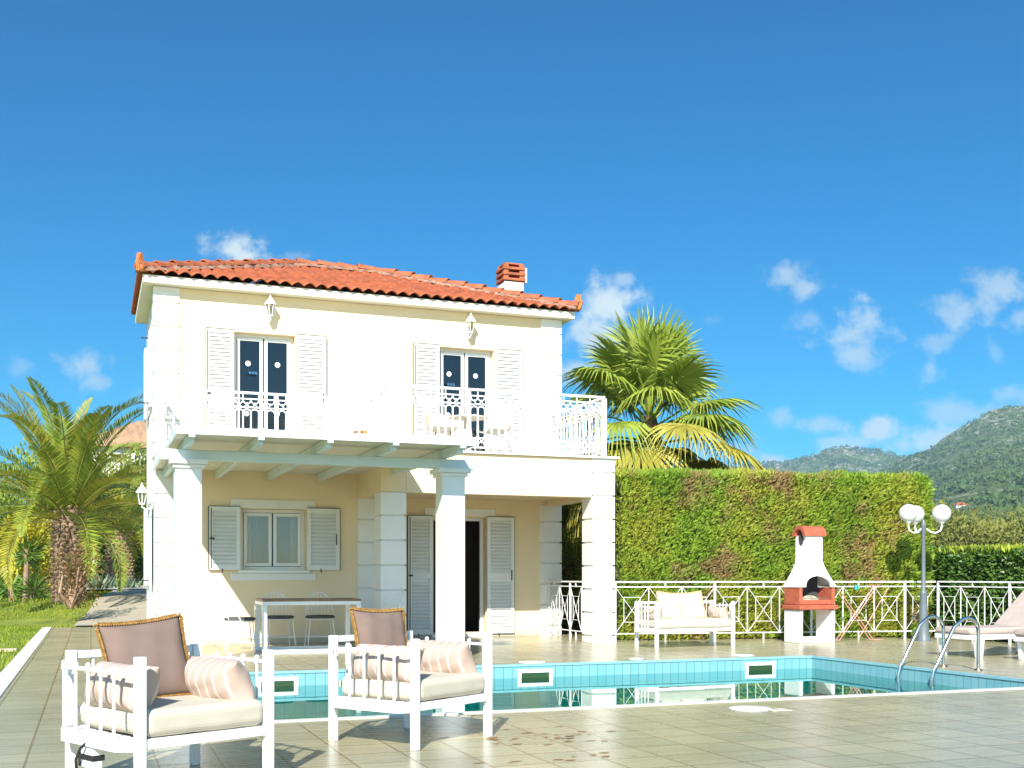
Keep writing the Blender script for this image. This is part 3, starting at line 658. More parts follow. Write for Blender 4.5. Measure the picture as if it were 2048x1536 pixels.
# balcony railings
def railing(a, b, z, posts, h=.99):
    a, b = Vector(a), Vector(b); d = b - a; ln = d.length; d.normalize()
    tr = MB().bar(a + Vector((0, 0, z + h - .015)), b + Vector((0, 0, z + h - .015)), .05, .035)
    tr.bar(a + Vector((0, 0, z + h - .11)), b + Vector((0, 0, z + h - .11)), .02, .02); tr.bar(a + Vector((0, 0, z + .075)), b + Vector((0, 0, z + .075)), .025, .025)
    ro = vb(tr, 'balcony_railing', metalw, bevel=.003)
    pp = []
    for t_ in posts:
        p = a + d * (t_ * ln); pp.append(t_ * ln)
        MB().box(p.x - .028, p.x + .028, p.y - .028, p.y + .028, z, z + h - .035).build('post', metalw, ro, bevel=.004)
    up_ = Vector((0, 0, 1))
    for u0, u1 in zip(pp[:-1], pp[1:]):
        L_ = u1 - u0 - .06; n = max(2, round(L_ / .122)); st = L_ / n; mb = MB(); o_ = a + d * (u0 + .03)
        def P(u, v): return o_ + d * u + up_ * (z + v)
        for i in range(n + 1):
            u = i * st
            if 0 < i < n:
                mb.tube([P(u, .09), P(u, .22), P(u, .25), P(u, .28), P(u, .31), P(u, .5), P(u, .68)], [.012, .012, .022, .012, .020, .013, .013], 6)
            if i % 2 == 1: mb.tube([P(u, h - .11), P(u, h - .03)], .010, 6)
        for i in range(n):
            c = (i + .5) * st; r = st / 2
            mb.tube([P(c - r * math.cos(k * PI / 8), .665 + .05 * math.sin(k * PI / 8)) for k in range(9)], .012, 6)
            for base, hh, sg in ((.80, .075, -1), (.165, .07, 1)):
                mb.tube([P(c - r * math.cos(k * PI / 8), base + (.075 if sg < 0 else -.07) + sg * hh * math.sin(k * PI / 8)) for k in range(9)], .010, 5)
                c2 = i * st
                if 0 < i: mb.tube([P(c2 - r * math.cos(k * PI / 8), base - sg * (0) + sg * hh * (math.sin(k * PI / 8)) + (.075 - .05 if sg < 0 else -.02)) for k in range(9)], .008, 5)
                mb.ball(P(c, base), .013, 4)
        mb.tube([P(0, .745), P(L_, .745)], .010, 5); mb.tube([P(0, .225), P(L_, .225)], .008, 5)
        mb.build('ornament_panel', metalw, ro)
xr0 = 4.30
railing((XL + .08, YG + .02, 0), (xr0, YG + .02, 0), 3.02, [0, .25, .535, .78, 1])
railing((XL + .08, YG + .06, 0), (XL + .08, YW - .10, 0), 3.02, [.12, 1])
railing((xr0, YP + .16, 0), (xr0, YG - .06, 0), 3.022, [.07, .5, 1])
railing((xr0, YP + .12, 0), (7.86, YP + .12, 0), 3.022, [0, .345, .69, 1])
railing((7.86, YP + .19, 0), (7.86, YW - .08, 0), 3.022, [0, .5, 1])

# ================================================================== PERGOLA
perg = thing('pergola', 'white timber pergola with boarded roof on two square pillars', 'pergola', (2.7, 14.2, 0))
def pb(mb, name, m, bevel=.006): return mb.build(name, m, perg, bevel=bevel, world=True)
for x0 in (.94, 4.26):
    o = pb(MB().box(x0, x0 + .31, 14.03, 14.34, 0, 2.40), 'pillar', white)
    MB().box(x0 - .03, x0 + .34, 14.0, 14.37, 2.38, 2.425).box(x0 - .065, x0 + .375, 13.965, 14.405, 2.427, 2.485).build('capital', quoinm, o, bevel=.005)
mb = MB().box(.76, 4.74, 14.12, 14.24, 2.488, 2.612)
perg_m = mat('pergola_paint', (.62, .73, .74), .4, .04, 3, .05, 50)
mb.add([(4.741, 14.12, 2.52), (4.741, 14.24, 2.52), (4.80, 14.12, 2.56), (4.80, 14.24, 2.56), (4.741, 14.12, 2.61), (4.741, 14.24, 2.61)], [(0, 2, 4), (1, 5, 3), (0, 1, 3, 2), (2, 3, 5, 4)])
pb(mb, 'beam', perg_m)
PF = 13.32
for k, px in enumerate((384, 523, 661, 792, 926)):
    x = XY(px, PF)
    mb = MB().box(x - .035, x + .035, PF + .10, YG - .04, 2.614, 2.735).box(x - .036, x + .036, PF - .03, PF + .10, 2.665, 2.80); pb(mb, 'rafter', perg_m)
mb = MB(); nb = 40; y0 = PF; wbd = (YG - .001 - PF) / nb
for k in range(nb): mb.box(.92, 4.46, y0 + k * wbd + .002, y0 + (k + 1) * wbd - .002, 2.738, 2.762)
pb(mb, 'roof_board', boards, 0)
mb = MB().box(.90, 4.48, PF - .022, PF - .003, 2.70, 2.79).box(.90, .918, PF, YG - .03, 2.70, 2.79).box(4.462, 4.48, PF, YG - .03, 2.70, 2.79); pb(mb, 'fascia', white, .004)

# ================================================================== LANTERNS
def lantern(mb_list, s=1.0):
    body, gl = MB(), MB()
    for k in range(6):
        a = k * PI / 3; body.tube([(.045 * math.cos(a), .045 * math.sin(a), 0), (.075 * math.cos(a), .075 * math.sin(a), .17)], .006, 5)
    body.lathe([(.02, -.03), (.05, -.02), (.05, 0), (.03, .003)], 12); body.lathe([(.098, .168), (.098, .18), (.06, .235), (.03, .27), (.028, .285), (.014, .295), (.016, .31), (.004, .335)], 12)
    gl.lathe([(.04, .006), (.068, .165)], 6)
    return body, gl
def wall_lantern(loc, rz, label):
    t_ = thing('wall_lantern', label, 'lantern', loc, rz, 'lanterns on the villa walls')
    b, g_ = lantern(None); M = Matrix.Translation((0, -.17, 0))
    bb = MB().add(b.v, b.f, M); bb.build('cage', metalw, t_); MB().add(g_.v, g_.f, M).build('glass', glass('lantern_glass', (.9, .9, .85)) if 'lg' not in MATS else MATS['lg'], t_)
    a = MB().tube([(0, -.17, -.03), (0, -.17, -.06), (0, -.12, -.10), (0, -.05, -.09), (0, -.01, -.05)], [.012, .012, .014, .013, .016], 8)
    a.lathe([(.045, 0), (.045, .012), (.02, .022)], 14, Matrix.Translation((0, 0, -.05)) @ Matrix.Rotation(R(90), 4, 'X')); a.build('bracket', metalw, t_)
    MB().tube([(0, -.17, .0), (0, -.17, .08)], .012, 6).ball((0, -.17, .11), .03, 6).build('bulb', mat('bulb', (.8, .78, .65), .3, .02), t_)
    return t_
for px, py, lab in ((538, 641, 'white lantern on the wall above the left balcony door'), (936, 674, 'white lantern on the wall above the right balcony door')):
    p = atY(px, py, YW - .01); wall_lantern((p.x, YW - .005, p.z + .06), 0, lab)
wall_lantern((XL - .02, 19.35, 2.27), R(-90), 'white lantern on the shaded left side wall of the villa')

# ================================================================== BALCONY SET
bt = thing('balcony_table', 'small round table on the balcony between plastic chairs', 'table', (XY(936, 17.75), 17.75, 3.013))
MB().lathe([(.30, .665), (.33, .67), (.33, .69), (.30, .695)], 28).build('tabletop', chairb, bt)
mb = MB()
for k in range(4):
    a = k * PI / 2 + .4; mb.tube([(.05 * math.cos(a), .05 * math.sin(a), .66), (.08 * math.cos(a), .08 * math.sin(a), .35), (.25 * math.cos(a), .25 * math.sin(a), 0)], .015, 6)
mb.build('base', chairb, bt)
def shell_chair(loc, rz, label):
    c = thing('balcony_chair', label, 'chair', loc, rz, 'chairs round the balcony table')
    mb = MB()
    def f_(u, v):
        x = (u - .5) * 2
        w = .23 - .05 * max(0, v - .55) / .45
        if v < .5: y, z = -.22 + .40 * v / .5, .43 - .02 * math.sin(v * 2 * PI)
        else: s = (v - .5) / .5; y, z = .18 + .10 * s + .03 * math.sin(s * PI / 2), .43 + .42 * s
        curl = .07 * abs(x) ** 2.2
        return (x * w, y - (curl * .6 if v > .5 else 0), z + (curl * (1 - .6 * max(0, v - .5) / .5)))
    mb.grid(f_, 10, 16); o = mb.build('shell', chairb, c, angle=80); o.modifiers.new('t', 'SOLIDIFY').thickness = .012; o.modifiers.new('s', 'SUBSURF').levels = 1
    for sx in (-1, 1):
        for sy in (-1, 1): MB().tube([(sx * .12, sy * .12, .42), (sx * .22, sy * .22, 0)], [.014, .010], 6).build('leg', mat('chair_leg_wood', (.35, .25, .15), .6, .1), c)
shell_chair((XY(882, 17.7), 17.7, 3.013), R(90), 'balcony chair left of the round table, its curved back to the left')
shell_chair((XY(990, 17.6), 17.6, 3.013), R(-80), 'balcony chair right of the round table, its curved back to the right')
shell_chair((XY(916, 18.35), 18.45, 3.013), R(10), 'balcony chair behind the round table, back against the dark door')
p = thing('planter', 'small brown terracotta planter behind the balcony railing', 'planter', (XY(728, 18.6), 18.62, 3.021))
MB().lathe([(.12, 0), (.16, .42), (.175, .42), (.175, .48), (.15, .48), (.14, .43)], 18).build('bowl', potm, p); 
MB().lathe([(.14, .432), (.02, .45)], 14).build('soil', mat('soil', (.06, .04, .03), .95, .3), p)

# ================================================================== DINING SET
tb = thing('dining_table', 'white framed dining table with a brown wooden top under the pergola', 'table', (2.95, 16.45, 0))
MB().box(-.70, .70, -.40, .40, .728, .757).build('tabletop', woodtop, tb, bevel=.004)
fr_ = MB().box(-.70, .70, -.40, -.34, .675, .726).box(-.70, .70, .34, .40, .675, .726).box(-.70, -.64, -.339, .339, .675, .726).box(.64, .70, -.339, .339, .675, .726)
fr_.box(-.64, .64, -.40, -.35, .0, .045).box(-.64, .64, .35, .40, .0, .045); fr_.build('frame', metalw, tb, bevel=.004)
for sx in (-1, 1):
    for sy in (-1, 1): MB().box(sx * .67 - .035, sx * .67 + .035, sy * .37 - .03, sy * .37 + .03, 0, .674).build('leg', metalw, tb, bevel=.004)
def wire_chair(loc, rz, label):
    c = thing('dining_chair', label, 'chair', loc, rz, 'wire chairs round the dining table')
    mb = MB()                                  # hoop back; chair faces -Y
    def hoop(s):                               # s 0..1 left to right over the top
        a = PI * s; x = -.215 * math.cos(a); zz = max(0, math.sin(a)) ** .55
        return Vector((x * (1 - .12 * zz), .16 + .16 * zz - .12 * (abs(math.cos(a)) ** 3) * 1.2, .45 + .39 * zz))
    mb.tube([hoop(i / 24) for i in range(25)], .009, 7); mb.build('back_hoop', metalw, c)
    for k in range(7):
        f_ = (k + 1) / 8; pt = hoop(.12 + .76 * f_); b = Vector((-.19 + .38 * f_, .185 - .03 * abs(f_ - .5), .455)); m_ = b.lerp(pt, .5)
        MB().tube([b, b.lerp(pt, .30), b.lerp(pt, .36), b.lerp(pt, .60), b.lerp(pt, .66), pt], [.005, .005, .011, .011, .005, .005], 6).build('spindle', metalw, c)
    mb = MB().tube([(.21 * math.cos(a), .20 * math.sin(a), .435) for a in [2 * PI * k / 24 for k in range(24)]], .010, 6, closed=True); mb.build('seat_ring', metalw, c)
    mb = MB().lathe([(.10, .437), (.20, .440), (.222, .455), (.222, .475), (.20, .488), (.06, .492)], 28); mb.build('cushion', greycush, c)
    for sx in (-1, 1):
        for sy in (-1, 1): MB().tube([(sx * .17, sy * .16, .43), (sx * .21, sy * .20, .0)], .009, 6).build('leg', metalw, c)
    MB().tube([(.195, .187, .17), (.195, -.187, .17), (-.195, -.187, .17), (-.195, .187, .17)], .006, 6, closed=True).build('stretcher', metalw, c)
wire_chair((2.02, 16.72, 0), R(90), 'white wire chair at the left end of the dining table')
wire_chair((2.66, 17.22, 0), R(4), 'white wire chair behind the table, near its left leg')
wire_chair((3.27, 17.16, 0), R(-3), 'white wire chair behind the middle of the dining table')
wire_chair((4.02, 16.28, 0), R(-78), 'white wire chair at the right end of the table, beside the pier')

# ================================================================== ARMCHAIRS AND BENCH
def pillow_mb(w, h, t_, n=18, sag=.0, pinch=.07):
    mb = MB()
    for sg in (1, -1):
        def f_(u, v):
            x, y = (u - .5) * 2, (v - .5) * 2
            th_ = t_ / 2 * max(0, (1 - abs(x) ** 2.6)) ** .55 * max(0, (1 - abs(y) ** 2.6)) ** .55
            X = w / 2 * x * (1 - pinch * (1 - y * y) * abs(x) ** 2); Yv = h / 2 * y * (1 - pinch * (1 - x * x) * abs(y) ** 2)
            wr = .006 * math.sin(7 * x + 3 * y) * math.sin(5 * y - 2 * x)
            return (X, sg * (th_ + (wr if th_ > .02 else 0)), Yv)
        o = len(mb.v); mb.grid(f_, n, n)
        if sg < 0: mb.f = mb.f[:len(mb.f) - n * n] + [tuple(reversed(q_)) for q_ in mb.f[-n * n:]]
    return mb
def throw_pillow(label, M, w, h, t_, fabric, trim, group):
    o = pillow_mb(w, h, t_, 30).build('throw_pillow', fabric, angle=180, recalc=True); o.matrix_world = M; tag(o, label, 'pillow', group)
    if trim:
        mb = MB(); pts = []
        n = 34
        for e in range(4):
            for i in range(n):
                s = -1 + 2 * i / n
                x, y = ((s, -1), (1, s), (-s, 1), (-1, -s))[e]
                pts.append(Vector((w / 2 * x * (1 - .07 * (1 - y * y) * abs(x) ** 2), 0, h / 2 * y * (1 - .07 * (1 - x * x) * abs(y) ** 2))))
        k = len(pts)
        for i in range(k):
            d_ = (pts[(i + 1) % k] - pts[i - 1]).normalized(); nn = Vector((-d_.z, 0, d_.x)); c = pts[i] - nn * .008
            for sg in (-1, 1): mb.tube([c - d_ * .010 + Vector((0, sg * .008, 0)) + nn * .006, c + d_ * .010 - nn * .012 + Vector((0, -sg * .006, 0))], [.0075, .006], 5)
        mb.build('rope_trim', trim, o)
    return o
def bolster(label, M, ln, dia, group, flat=.8):
    o = pillow_mb(ln, dia * 1.06, dia * .95, 20, pinch=.10).build('bolster', stripem, angle=180, recalc=True); o.matrix_world = M; o.modifiers.new('s', 'SUBSURF').levels = 1
    return tag(o, label, 'bolster', group)
def armchair(name, label, cat, loc, rz, w, d, group, backrods=5):
    c = thing(name, label, cat, loc, rz, group); zt_ = .70; ps = .047
    for sx in (-1, 1):
        for sy in (-1, 1):
            o = MB().box(sx * w / 2 - ps / 2, sx * w / 2 + ps / 2, sy * d / 2 - ps / 2, sy * d / 2 + ps / 2, 0, zt_).build('post', metalw, c, bevel=.004)
    fr_ = MB().box(-w / 2 + ps / 2, w / 2 - ps / 2, -d / 2 - .015, -d / 2 + .02, .245, .295).box(-w / 2 + ps / 2, w / 2 - ps / 2, d / 2 - .02, d / 2 + .015, .245, .295)
    fr_.box(-w / 2 + ps / 2, w / 2 - ps / 2, -d / 2 + .021, d / 2 - .021, .262, .278)
    fr_.build('seat_frame', metalw, c, bevel=.003)
    MB().box(-w / 2 + ps / 2, w / 2 - ps / 2, d / 2 - .015, d / 2 + .015, .655, .695).box(-w / 2 + ps / 2, w / 2 - ps / 2, d / 2 - .012, d / 2 + .012, .355, .395).build('back_rail', metalw, c, bevel=.003)
    for k in range(backrods):
        x = -w / 2 + w * (k + 1) / (backrods + 1); MB().tube([(x, d / 2, .295), (x, d / 2, .655)], .008, 7).build('back_rod', metalw, c)
    for sx in (-1, 1):
        x0, xo = sx * w / 2, sx * (w / 2 + .085)
        mb = MB().tube([(x0, -d / 2 + .02, .62), (xo - sx * .02, -d / 2 + .05, .62), (xo, -d / 2 + .10, .62), (xo, 0, .625), (xo, d / 2 - .10, .62), (xo - sx * .02, d / 2 - .05, .62), (x0, d / 2 - .02, .62)], .011, 8); mb.build('arm_bar', metalw, c)
        mb = MB()
        mb.bar((x0, -d / 2 + .01, .27), (xo, -d / 2 + .09, .27), .02, .07); mb.bar((xo, -d / 2 + .085, .27), (xo, d / 2 - .085, .27), .02, .07); mb.bar((x0, d / 2 - .01, .27), (xo, d / 2 - .09, .27), .02, .07)
        mb.box(min(x0, xo), max(x0, xo), -d / 2 + .09, d / 2 - .09, .285, .303)
        mb.build('arm_rail', metalw, c, bevel=.002)
        for k in range(5):
            y = -d / 2 + .10 + (d - .20) * k / 4; MB().tube([(xo, y, .30), (xo, y, .605), (xo, y, .61), (xo, y, .64)], [.0085, .0085, .015, .013], 8).ball((xo, y, .643), .015, 6).build('arm_rod', metalw, c)
    mb = MB(); mb.box(-w / 2 + .022, w / 2 - .022, -d / 2 - .012, d / 2 - .03, .297, .438); o = mb.build('seat_cushion', seatm, c, bevel=.045)
    o.modifiers['bevel'].segments = 5
    dsp = bpy.data.textures.get('cush') or bpy.data.textures.new('cush', 'CLOUDS'); dsp.noise_scale = .25
    o.modifiers.new('sub', 'SUBSURF').levels = 2; o.modifiers['sub'].subdivision_type = 'SIMPLE'; o.modifiers['sub'].render_levels = 3
    dm = o.modifiers.new('d', 'DISPLACE'); dm.texture = dsp; dm.strength = .018; dm.mid_level = .5
    return c
def loc_m(c, p, rx=0, ry=0, rz=0):
    return Matrix.Translation(c.location) @ Matrix.Rotation(c.rotation_euler.z, 4, 'Z') @ Matrix.Translation(p) @ Matrix.Rotation(R(rz), 4, 'Z') @ Matrix.Rotation(R(rx), 4, 'X') @ Matrix.Rotation(R(ry), 4, 'Y')
G1, G2 = 'taupe pillows on the armchairs', 'striped bolsters on the seats'
c1_ = armchair('armchair', 'white metal armchair nearest to the camera, left of the pool', 'armchair', (.395, 6.30, 0), R(26), .74, .74, 'white armchairs by the pool')
c2_ = armchair('armchair', 'white metal armchair standing in front of the pool edge, farther one', 'armchair', (2.02, 7.36, 0), R(34), .76, .71, 'white armchairs by the pool')
throw_pillow('taupe pillow with straw rope trim on the nearest armchair', loc_m(c1_, (-.02, .20, .635), rx=-20, ry=-6, rz=-12), .45, .45, .15, taupe, rope, G1)
throw_pillow('taupe pillow with straw rope trim on the armchair before the pool', loc_m(c2_, (-.02, .25, .645), rx=-15, ry=2, rz=-8), .44, .44, .14, taupe, rope, G1)
for c, nm in ((c1_, 'nearest armchair'), (c2_, 'armchair before the pool')):
    bolster('striped bolster leaning on the left arm of the ' + nm, loc_m(c, (-.29, -.03, .525), rx=24, rz=90), .60, .25, G2, .75)
    bolster('striped bolster leaning on the right arm of the ' + nm, loc_m(c, (.255, -.03, .525), rx=-26, rz=90), .62, .25, G2, .75)
bn = armchair('bench', 'white metal bench with cream seat in front of the hedge', 'bench', (8.52, 15.30, 0), R(5), 1.38, .56, None, 6)
throw_pillow('cream pillow leaning left on the bench', loc_m(bn, (-.20, .12, .62), rx=-16, ry=5, rz=4), .42, .42, .14, creamp, mat('pale_rope', (.55, .40, .22), .8, .3, 40), 'cream pillows on the bench')
throw_pillow('cream pillow right of the other on the bench', loc_m(bn, (.20, .11, .62), rx=-16, ry=-5, rz=-4), .42, .42, .14, creamp, MATS['pale_rope'], 'cream pillows on the bench')
bolster('striped bolster at the left arm of the bench', loc_m(bn, (-.60, -.02, .51), rx=10, rz=90), .48, .20, G2, .7)
bolster('striped bolster at the right arm of the bench', loc_m(bn, (.60, -.02, .51), rx=-10, rz=90), .48, .20, G2, .7)
# extension lead hanging below the nearest armchair
xo = thing('extension_lead', 'white socket box with black tape and cable hanging under the nearest armchair', 'extension lead', c1_.matrix_basis @ Vector((-.42, .03, .165)), R(26))
MB().box(-.03, .03, -.07, .07, -.05, .09).build('socket_box', plastic, xo, bevel=.012)
MB().box(-.034, .034, -.073, .073, -.005, .025).box(-.036, .036, .06, .078, -.04, .05).build('tape', black, xo, bevel=.003)
MB().tube([(-.04, -.02, .085), (-.06, .0, .06), (-.07, .03, -.0), (-.05, .06, -.10), (-.03, .09, -.128)], .008, 8).tube([(0, .0, -.05), (0, .01, -.09), (.01, .02, -.13)], .005, 6).build('cable', black, xo)

# ================================================================== BARBECUE
bq = thing('barbecue', 'white and red masonry barbecue with arched hood and chimney', 'barbecue', (10.66, 15.40, 0))
w_, dp_ = .68, .44
bpf = dict(bevel=.012)
mb = MB().box(0, .065, 0, dp_, 0, .535).box(w_ - .065, w_, 0, dp_, 0, .535).box(.0655, w_ - .0655, 0, dp_, 0, .085); mb.build('base', bbqw, bq, **bpf)
MB().box(-.03, w_ + .03, -.05, dp_ + .02, .54, .615).build('shelf', brick_red, bq, **bpf)
mb = MB().box(0, .06, 0, dp_, .617, .90).box(w_ - .06, w_, 0, dp_, .617, .90).box(.0605, w_ - .0605, .0, .05, .617, .70).box(.0605, w_ - .0605, dp_ - .06, dp_, .617, .90); mb.build('firebox', brick_red, bq, **bpf)
mb = MB().box(.078, w_ - .078, .052, dp_ - .062, .618, .66).box(.08, w_ - .08, dp_ - .075, dp_ - .061, .66, .95); mb.build('hearth', soot, bq)
mb = MB()
for k in range(14): mb.tube([(.09 + k * .038, .02, .72), (.09 + k * .038, dp_ - .08, .72)], .003, 4)
for y in (.03, .2, .34): mb.tube([(.08, y, .722), (w_ - .08, y, .722)], .004, 4)
mb.build('grill', mat('grill_steel', (.35, .33, .28), .5, .3, metal=.6), bq)
ash = MB().lathe([(.21, .655), (.17, .715), (.10, .755), (.03, .77)], 18, Matrix.Translation((.32, .2, 0)) @ Matrix.Diagonal((1, .6, 1, 1))); ash.build('ash', mat('ash', (.40, .37, .27), .95, .3, 12, .3, 40), bq)
# hood: profile rings from 0.9 up, front with an arched mouth
prof = [(.905, -.015, w_ + .015, -.02, dp_ + .005), (.94, .0, w_, -.012, dp_), (1.03, .055, w_ - .055, .015, dp_ - .01), (1.15, .12, w_ - .12, .045, dp_ - .03), (1.28, .172, w_ - .172, .075, dp_ - .05), (1.33, .185, w_ - .185, .085, dp_ - .055), (1.74, .185, w_ - .185, .085, dp_ - .055)]
hm = MB(); nx = 24
def frontx(i, r): return r[1] + (r[2] - r[1]) * i / nx
ac, ar, ah = .355, .245, .178
for j in range(len(prof) - 1):
    r0, r1 = prof[j], prof[j + 1]
    hm.quad((r0[1], r0[4], r0[0]), (r0[1], r0[3], r0[0]), (r1[1], r1[3], r1[0]), (r1[1], r1[4], r1[0])); hm.quad((r0[2], r0[3], r0[0]), (r0[2], r0[4], r0[0]), (r1[2], r1[4], r1[0]), (r1[2], r1[3], r1[0]))
    hm.quad((r0[1], r0[4], r0[0]), (r1[1], r1[4], r1[0]), (r1[2], r1[4], r1[0]), (r0[2], r0[4], r0[0]))
# front face with the arch cut out: strips in x from arch top to hood profile
def fy(z): return float(np.interp(z, [p[0] for p in prof], [p[3] for p in prof]))
def fl(z): return float(np.interp(z, [p[0] for p in prof], [p[1] for p in prof]))
zs = [.905 + (1.33 - .905) * k / 28 for k in range(29)] + [1.74]
for z0, z1 in zip(zs[:-1], zs[1:]):
    def spans(z):
        L_, R_ = fl(z), w_ - fl(z)
        if z < .905 + ah: hw = ar * math.sqrt(max(0, 1 - ((z - .905) / ah) ** 2)); return L_, ac - hw, ac + hw, R_
        return L_, ac, ac, R_
    a, b = spans(z0), spans(z1); y0_, y1_ = fy(z0), fy(z1)
    hm.quad((a[0], y0_, z0), (a[1], y0_, z0), (b[1], y1_, z1), (b[0], y1_, z1)); hm.quad((a[2], y0_, z0), (a[3], y0_, z0), (b[3], y1_, z1), (b[2], y1_, z1))
    if a[2] - a[1] > .001:
        hm.quad((a[1], y0_, z0), (a[1], y0_ + .05, z0), (b[1], y1_ + .05, z1), (b[1], y1_, z1)); hm.quad((a[2], y0_, z0), (b[2], y1_, z1), (b[2], y1_ + .05, z1), (a[2], y0_ + .05, z0))
hood = hm.build('hood', bbqw, bq, angle=30, recalc=True)
# inside of the hood
MB().box(.10, w_ - .10, dp_ - .10, dp_ - .085, .9, 1.14).build('hood_lining', soot, hood)
# barrel cap over the flue: half round tile, open to the sides
mb = MB(); vs = []; n = 12
x0_, x1_ = .13, w_ - .13
for x in (x0_, x1_):
    for r in (.175, .115):
        for k in range(n + 1): a = PI * k / n; vs.append((x, .225 - r * math.cos(a), 1.735 + r * .95 * math.sin(a)))
m_ = n + 1; fs = []
for k in range(n): fs += [(k, k + 1, 2 * m_ + k + 1, 2 * m_ + k), (m_ + k + 1, m_ + k, 3 * m_ + k, 3 * m_ + k + 1), (k + 1, k, m_ + k, m_ + k + 1), (2 * m_ + k, 2 * m_ + k + 1, 3 * m_ + k + 1, 3 * m_ + k)]
fs += [(0, 2 * m_, 3 * m_, m_), (n, m_ + n, 3 * m_ + n, 2 * m_ + n)]
mb.add(vs, fs).build('chimney_cap', brick_red, bq, recalc=True)
MB().lathe([(.05, -.003), (.05, .003)], 20, Matrix.Translation((.180, .225, 1.70)) @ Matrix.Rotation(R(90), 4, 'Y') @ Matrix.Diagonal((2.4, 1.3, 1, 1))).build('flue_hole', soot, bq)

# ================================================================== FENCES
FA, FB = Vector((8.02, 16.72, 0)), Vector((13.62, 15.70, 0)); FC = Vector((13.78, 5.0, 0))
def fence(name, label, a, b, bay=.545, postn=3, z0=.14, z1=.905, zt_=.985):
    a, b = Vector(a), Vector(b); d = b - a; ln = d.length; d.normalize(); up_ = Vector((0, 0, 1))
    t_ = thing(name, label, 'fence', a)
    def P(u, v): return d * u + up_ * v
    MB().bar(P(0, zt_), P(ln, zt_), .038, .026).build('top_rail', metalw, t_, bevel=.003)
    MB().bar(P(0, z1), P(ln, z1), .016, .017).build('middle_rail', metalw, t_); MB().bar(P(0, z0), P(ln, z0), .016, .017).build('bottom_rail', metalw, t_)
    n = round(ln / bay); st = ln / n
    for i in range(n + 1):
        if i % postn == 0: MB().bar(P(i * st, 0), P(i * st, zt_ - .016), .03).build('post', metalw, t_)
    for i in range(n):
        mb = MB(); u = i * st; q_ = .26 * st; r_ = .008; zz0, zz1 = z0 + .012, z1 - .012; za, zb = z0 + .19, z1 - .17
        if i % postn: mb.bar(P(u, zz0), P(u, zz1), .013)
        if i % 2 == 0 or True:
            mb.bar(P(u + .01, zz0), P(u + st - .01, zz1), r_); mb.bar(P(u + .01, zz1), P(u + st - .01, zz0), r_, r_ * .8)
        mb.bar(P(u + q_, za), P(u + q_, zb), .008); mb.bar(P(u + st - q_, za), P(u + st - q_, zb), .008)
        mb.bar(P(u + q_, za), P(u + st - q_, za), .008); mb.bar(P(u + q_, zb), P(u + st - q_, zb), .008)
        if i % postn == 1: mb.bar(P(u + st * .5, z1 + .011), P(u + st * .5, zt_ - .015), .018); mb.bar(P(u + st * .5, 0), P(u + st * .5, z0 - .011), .018)
        mb.build('lattice_panel', metalw, t_)
    return t_
fence('metal_fence', 'white metal fence with crossed lattice before the tall hedge', FA, FB)
fence('metal_fence', 'white metal fence with crossed lattice before the low dark hedge', FB + Vector((.03, -.03, 0)), FC)
fence('porch_railing', 'short white lattice railing between villa wall and right porch column', (7.80, 17.09, 0), (7.80, 19.02, 0), bay=.48, postn=2)

# ================================================================== LAMP POST
lp = thing('lamp_post', 'grey lamp post with three white globes beside the fence', 'street lamp', (13.0, 15.27, 0))
MB().lathe([(.125, 0), (.125, .02), (.105, .06), (.085, .25), (.066, .55), (.056, .78), (.06, .80), (.05, .82), (.037, .85), (.034, 1.3), (.031, 1.86), (.045, 1.90), (.045, 1.93), (.036, 1.97), (.02, 2.02)], 24).build('pole', lampgrey, lp)
for k, a in enumerate((R(178), R(80), R(-22))):
    ca, sa = math.cos(a), math.sin(a); r = .30 if k != 1 else .26
    MB().tube([(ca * .05, sa * .05, 1.87), (ca * .12, sa * .12, 1.815), (ca * .2, sa * .2, 1.80), (ca * (r - .02), sa * (r - .02), 1.84), (ca * r, sa * r, 1.90), (ca * r, sa * r, 1.97)], .014, 8).lathe([(.03, 1.95), (.055, 1.975), (.055, 1.995)], 14, Matrix.Translation((ca * r, sa * r, 0))).build('arm', metalw, lp)
    MB().ball((ca * r, sa * r, 2.125), .150, 16).build('globe', globem, lp)

# ================================================================== DRYING RACK
dr = thing('drying_rack', 'folded salmon pink clothes drying rack leaning by the barbecue', 'drying rack', (11.95, 15.62, 0), R(-10))
for y, nm in ((-.06, 'front_frame'), (.06, 'rear_frame')):
    mb = MB()
    for sx in (-1, 1):
        mb.tube([(-.42, y, .02), (-.36, y, .02), (.32 * 1, y, .92)] if sx > 0 else [(.42 * 1, y, .02), (.25, y, .02), (-.36, y, .86)], .008, 7)
    mb.build(nm, pinkm, dr)
MB().tube([(.0, .0, .02), (.56, .0, .90)], .008, 7).tube([(-.36, -.05, .86), (-.36, .05, .86)], .008, 6).tube([(.32, -.05, .92), (.32, .05, .92)], .008, 6).tube([(.42, -.05, .02), (.42, .05, .02)], .008, 6).build('strut', pinkm, dr)
MB().box(-.10, -.06, -.10, -.06, .86, .93).box(-.05, -.02, -.11, -.06, .87, .92).build('clothes_peg', mat('peg_green', (.05, .42, .35), .5, .1), dr)
MB().box(.20, .24, -.10, -.06, .86, .93).build('clothes_peg', mat('peg_pink', (.65, .30, .28), .5, .1), dr)

